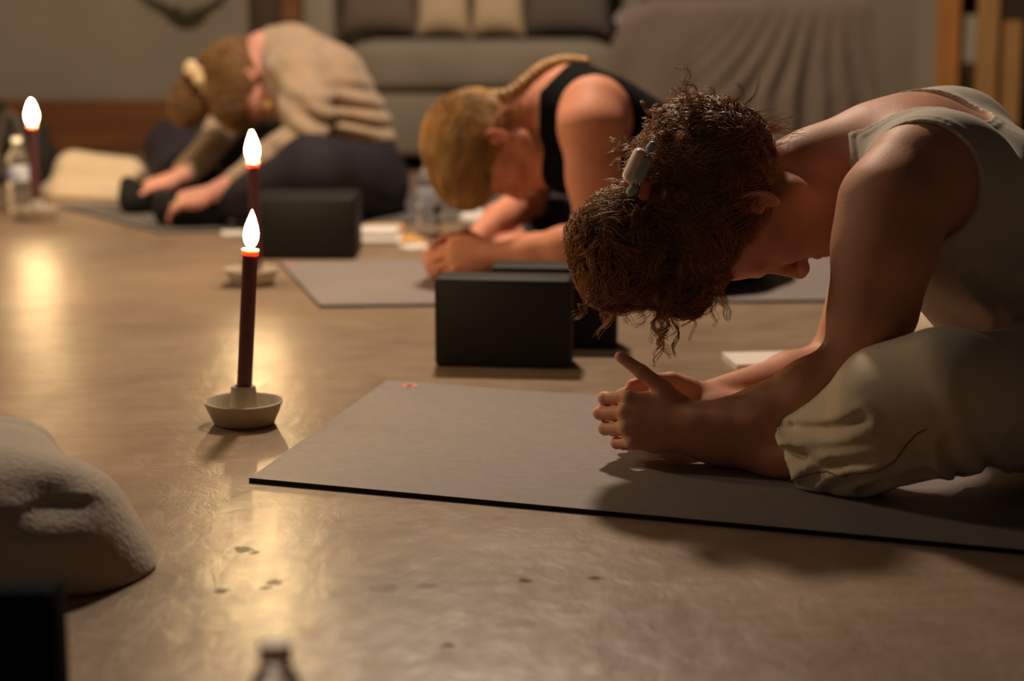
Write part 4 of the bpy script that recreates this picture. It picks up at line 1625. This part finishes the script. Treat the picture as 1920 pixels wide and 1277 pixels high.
def cut2(F, X, Y, Z):
    F = F - 0.005 - 0.003 * lattice_noise(X, Y, Z, 8, 51)
    c = -esd(X, Y, Z, arm2, np.array([0.083, 0.12, 0.094]), np.eye(3))
    c = np.maximum(c, -esd(X, Y, Z, W(1085, 215, 4.44), np.array([0.08, 0.12, 0.09]), np.eye(3)))
    c = np.maximum(c, -esd(X, Y, Z, neck2, np.array([0.065, 0.08, 0.095]), np.eye(3)))
    c = np.maximum(c, -(X - W(1010, 200, 4.2)[0]))
    return np.maximum(F, c)


finish(B.build('tank_top', MP['black'], p2, 0.0045, post=cut2), O2)
B = Body()
B.path([(W(1345, 440, 4.25), 0.137), (W(1300, 395, 4.25), 0.115)], 0.05, lat2, 1.3)
for h_, k_, a_ in ((hN, kN, aN), (hF, kF, aF)):
    B.path([(h_, 0.098), (k_, 0.068)], 0.04)
    B.path([(k_, 0.064), (0.3 * k_ + 0.7 * a_, 0.042)], 0.02)
finish(B.build('trousers', MP['navy'], p2, 0.006, floor=0.0063), O2)

# hair: sleek, parted, with a braid over the neck and back
HB = Body()
hq = lambda x, y, z: HO2 + HS2 * (x * R2[0] + y * R2[1] + z * R2[2])
HB.ell(hq(0, -0.010, 0.066), np.array((0.089, 0.112, 0.096)) * HS2, R2, 0.03)
HB.ell(hq(0, 0.066, 0.082), np.array((0.068, 0.060, 0.060)) * HS2, R2, 0.03)
HB.ell(hq(0, -0.085, 0.03), np.array((0.055, 0.035, 0.05)) * HS2, R2, 0.03)


def free2(F, X, Y, Z, HO=HO2, R=R2, s=HS2, low=-0.03):
    def q_(x, y, z):
        return HO + s * (x * R[0] + y * R[1] + z * R[2])
    F = np.maximum(F, -esd(X, Y, Z, q_(0, 0.085, -0.055), np.array((0.12, 0.08, 0.095)) * s, R))
    for sx in (-1, 1):
        F = np.maximum(F, -esd(X, Y, Z, q_(sx * 0.09, 0.0, -0.010), np.array((0.032, 0.028, 0.036)) * s, R))
    zl = (X - HO[0]) * R[2][0] + (Y - HO[1]) * R[2][1] + (Z - HO[2]) * R[2][2]
    return np.maximum(F, -(zl - low * s))


hair2 = finish(HB.build('hair', MP['hair2b'], p2, 0.005, post=free2), O2)


def keep_f(HO, R, s, low):
    def k_(P):
        d = P - HO
        x_, y_, z_ = d @ R[0] / s, d @ R[1] / s, d @ R[2] / s
        face = ((x_ / 0.12) ** 2 + ((y_ - 0.085) / 0.08) ** 2 + ((z_ + 0.055) / 0.095) ** 2) < 1
        ear = (((np.abs(x_) - 0.09) / 0.032) ** 2 + (y_ / 0.028) ** 2 + ((z_ + 0.01) / 0.036) ** 2) < 1
        return (~face) & (~ear) & (z_ > low)
    return k_


sd = seeds_on(HB, 1500, HO2 - 0.25, HO2 + 0.25, 60, keep_f(HO2, R2, HS2, -0.028))
S = hair_strands('x', HB, sd, hq(0, -0.115, 0.0), None, None, 22, 0.009, curl=(0.0, 0.0012), lift=0.002, jitter=0.10, seed=61, wave_f=20)
tubes('combed_strands', S, 0.0010, MP['hair2'], hair2)
bp_ = smooth_path([hq(0, -0.10, 0.03), W(948, 188, 4.2), W(985, 162, 4.2), W(1018, 136, 4.21), W(1058, 124, 4.22), W(1100, 126, 4.23)], 90)
tt = np.linspace(0, 1, 90)
br = []
for k in range(3):
    ph = tt * 34 + k * 2 * math.pi / 3
    off = np.stack([0.0 * tt, 0.015 * np.sin(ph), 0.009 * np.sin(2 * ph) + 0.006], 1)
    br.append(bp_ + off)
tubes('braid', np.array(br), np.linspace(0.0140, 0.010, 90), MP['hair2'], hair2, 8)
N = 160
u_ = g_.uniform(0, 1, N)
st = np.stack([W(925 + 40 * u, 205 + 45 * v, 4.13 + 0.05 * u) for u, v in zip(u_, g_.uniform(0, 1, N))])
dr = np.stack([g_.uniform(0.6, 1.2, N), g_.normal(0, 0.15, N), g_.uniform(0.0, 0.8, N)], 1)
S3 = st[:, None] + dr[:, None] * np.linspace(0, 1, 22)[None, :, None] * 0.05
tubes('nape_strands', curlify(S3, (0.001, 0.003), 16, g_), 0.0007, MP['hair2'], hair2)

# ---------------------------------------------------------------- person in the beige sweater
p3 = thing('person', (G(560, 410)[0], 5.45, 0), 'farthest person, beige sweater and dark trousers, bent over to hold both feet', 'person')
O3 = np.array([p3.location.x, 5.45, 0.0])
lat3 = nrm((0.25, -0.97, 0))
T3 = [(W(660, 330, 5.52), 0.145), (W(640, 240, 5.51), 0.125), (W(600, 165, 5.50), 0.125), (W(545, 125, 5.50), 0.100)]


def torso3(B, e=0.0):
    B.path([(p, r + e) for p, r in T3], 0.05, lat3, 1.35)
    B.seg(W(545, 105, 5.50), W(503, 100, 5.50), 0.080 + e, 0.055 + e, 0.05)
    B.seg(W(555, 140, 5.36), W(535, 115, 5.50), 0.070 + e, 0.065 + e, 0.05)
    B.seg(W(515, 140, 5.64), W(530, 115, 5.50), 0.070 + e, 0.065 + e, 0.05)


B = Body()
torso3(B, -0.012)
R3 = frame((-0.90, -0.12, -0.40), (0.30, -0.15, -0.90))
HO3 = W(478, 150, 5.47)
HS3 = 1.04
B.path([(W(520, 95, 5.50), 0.056), (W(495, 100, 5.49), 0.054), (W(470, 125, 5.48), 0.056)], 0.03)
head(B, HO3, R3, HS3)
EL3, WR3 = W(568, 268, 5.20), W(410, 357, 5.13)
EL3b, WR3b = W(420, 245, 5.74), W(343, 328, 5.46)
B.path([(W(555, 145, 5.34), 0.055), (EL3, 0.042)], 0.03)
B.path([(EL3, 0.040), (WR3, 0.026)], 0.02)
B.path([(W(515, 140, 5.66), 0.055), (EL3b, 0.042)], 0.03)
B.path([(EL3b, 0.040), (WR3b, 0.026)], 0.02)
hand_up(B, W(402, 362, 5.12), (-0.90, 0.12, -0.22), (-0.25, -0.35, 0.85), [(10, 25, 20), (12, 28, 20), (14, 30, 20), (16, 30, 20)], 1.06, [(0.040, 0.050, -0.02), (0.062, 0.066, -0.04), (0.080, 0.072, -0.06)])
hand_up(B, W(340, 330, 5.45), (-0.93, -0.05, -0.30), (-0.2, -0.25, 0.9), [(6, 18, 14), (8, 20, 14), (8, 22, 16), (10, 22, 16)], 1.06, [(0.040, 0.045, -0.02), (0.062, 0.060, -0.03), (0.080, 0.068, -0.04)])
h3N, k3N, a3N = W(670, 345, 5.40), W(585, 325, 5.10), W(400, 385, 5.17)
h3F, k3F, a3F = W(640, 320, 5.66), W(335, 285, 5.86), W(320, 375, 5.50)
a3N[2], a3F[2] = 0.05, 0.05
for h_, k_, a_ in ((h3N, k3N, a3N), (h3F, k3F, a3F)):
    B.path([(h_, 0.085), (k_, 0.06)], 0.03)
    B.path([(k_, 0.055), (a_, 0.036)], 0.02)
finish(B.build('body', MP['skin3'], p3, 0.005, floor=0.006), O3)

B = Body()
torso3(B, 0.004)
B.path([(W(558, 140, 5.33), 0.074), (W(575, 200, 5.25), 0.066), (EL3, 0.060)], 0.04)
B.path([(EL3, 0.060), (W(500, 305, 5.18), 0.052), (0.8 * WR3 + 0.2 * EL3, 0.036)], 0.03)
B.path([(W(515, 140, 5.66), 0.074), (EL3b, 0.058)], 0.04)
B.path([(EL3b, 0.058), (0.9 * WR3b + 0.1 * EL3b, 0.038)], 0.03)


def cut3(F, X, Y, Z):
    n = lattice_noise(X, Y, Z, (7, 7, 9), 71)
    F = F + 0.008 * n
    # gathered ripples low on the back
    w = np.exp(-(((X - W(680, 220, 5.5)[0]) / 0.10) ** 2 + ((Z - W(680, 220, 5.5)[2]) / 0.10) ** 2))
    F = F - 0.010 * w * np.sin(Z * 130 + X * 25 + n * 2)
    # sleeve folds
    w2 = np.exp(-(((X - W(560, 240, 5.2)[0]) / 0.10) ** 2 + ((Z - W(560, 240, 5.2)[2]) / 0.12) ** 2))
    F = F - 0.008 * w2 * np.sin((Z + X * 0.9) * 70 + n * 2)
    c = -esd(X, Y, Z, W(476, 116, 5.5), np.array([0.072, 0.10, 0.10]), np.eye(3))
    c = np.maximum(c, W(690, 265, 5.5)[2] - Z - 0.25 * np.maximum(0, W(590, 200, 5.5)[0] - X) * 6 - (Y < 5.36) * 0.2)
    F = F - 0.004 * np.clip(1 - np.abs(-c - 0.010) / 0.012, 0, 1)
    return np.maximum(F, c)


finish(B.build('sweater', MP['sweater'], p3, 0.006, post=cut3), O3)
B = Body()
B.path([(W(668, 345, 5.52), 0.150), (W(655, 300, 5.51), 0.135)], 0.05, lat3, 1.35)
for h_, k_, a_ in ((h3N, k3N, a3N), (h3F, k3F, a3F)):
    B.path([(h_, 0.125), (k_, 0.098)], 0.05)
    B.path([(k_, 0.094), (0.25 * k_ + 0.75 * a_, 0.060)], 0.03)
finish(B.build('trousers', MP['navy'], p3, 0.007, post=lambda F, X, Y, Z: F + 0.006 * lattice_noise(X, Y, Z, 9, 77), floor=0.0055), O3)
for a_, tip, toe in ((a3N, W(318, 395, 5.16), W(303, 372, 5.16)), (a3F, W(252, 388, 5.44), W(240, 345, 5.44))):
    B = Body()
    tip[2] = max(tip[2], 0.042)
    B.seg(a_, tip, 0.046, 0.040, 0.03)
    B.seg(tip, toe, 0.036, 0.024, 0.03)
    B.seg(a_ + np.array([0.03, 0, 0.02]), a_, 0.046, 0.046, 0.03)
    finish(B.build('sock', MP['sock'], p3, 0.006, floor=0.0055), O3)

HB = Body()
hr = lambda x, y, z: HO3 + HS3 * (x * R3[0] + y * R3[1] + z * R3[2])
HB.ell(hr(0, -0.022, 0.055), np.array((0.088, 0.106, 0.098)) * HS3, R3, 0.03)
HB.ell(hr(0, 0.050, 0.085), np.array((0.068, 0.055, 0.050)) * HS3, R3, 0.03)
HB.ell(hr(0, -0.085, 0.02), np.array((0.060, 0.035, 0.055)) * HS3, R3, 0.03)
hair3 = finish(HB.build('hair', MP['hair3b'], p3, 0.006, post=lambda F, X, Y, Z: free2(F, X, Y, Z, HO3, R3, HS3, -0.035)), O3)
sd = seeds_on(HB, 1100, HO3 - 0.25, HO3 + 0.25, 80, keep_f(HO3, R3, HS3, -0.032))
bun_c = W(362, 168, 5.45)
S = hair_strands('x', HB, sd, bun_c, None, None, 22, 0.010, curl=(0.0, 0.003), lift=0.003, jitter=0.2, seed=81, wave_f=14)
tubes('combed_strands', S, 0.0012, MP['hair3'], hair3)
TB = Body()
TB.seg(bun_c, W(350, 205, 5.44), 0.040, 0.036, 0.03)
TB.ell(W(352, 200, 5.44), (0.040, 0.04, 0.045), k=0.03)
tail3 = TB.build('bun', MP['hair3b'], hair3, 0.006, post=lumpy)
sdt = seeds_on(TB, 500, bun_c - 0.16, bun_c + 0.16, 82)
S = hair_strands('x', TB, sdt, W(345, 235, 5.44), None, None, 14, 0.008, curl=(0.002, 0.008), lift=0.005, jitter=0.6, seed=83, wave_f=9)
tubes('loose_curls', resample(S, 24), 0.0011, MP['hair3'], tail3)
# scrunchie: a gathered fabric ring round the root of the bun
sc = W(374, 148, 5.44)
axs = nrm(np.array(W(425, 135, 5.47)) - np.array(W(350, 190, 5.44)))
e1 = nrm(np.cross(axs, (0, 1, 0.2)))
e2 = np.cross(axs, e1)
aa = np.linspace(0, 2 * math.pi, 61)
ringp = np.array([sc + (e1 * math.cos(a) + e2 * math.sin(a)) * (0.040 + 0.004 * math.sin(9 * a)) + axs * 0.004 * math.sin(7 * a) for a in aa])
finish(tubes('scrunchie', ringp[None], 0.016 + 0.003 * np.sin(aa * 14), MP['scrunchie'], p3, 12), O3)
er = lathe('earring', [(0, -0.002), (0.012, -0.002), (0.014, 0), (0.012, 0.002), (0, 0.002)], MP['earring'], p3, 24)
er.location = Vector(W(503, 195, 5.36) - O3)
er.rotation_euler = (math.pi / 2, 0, 0)
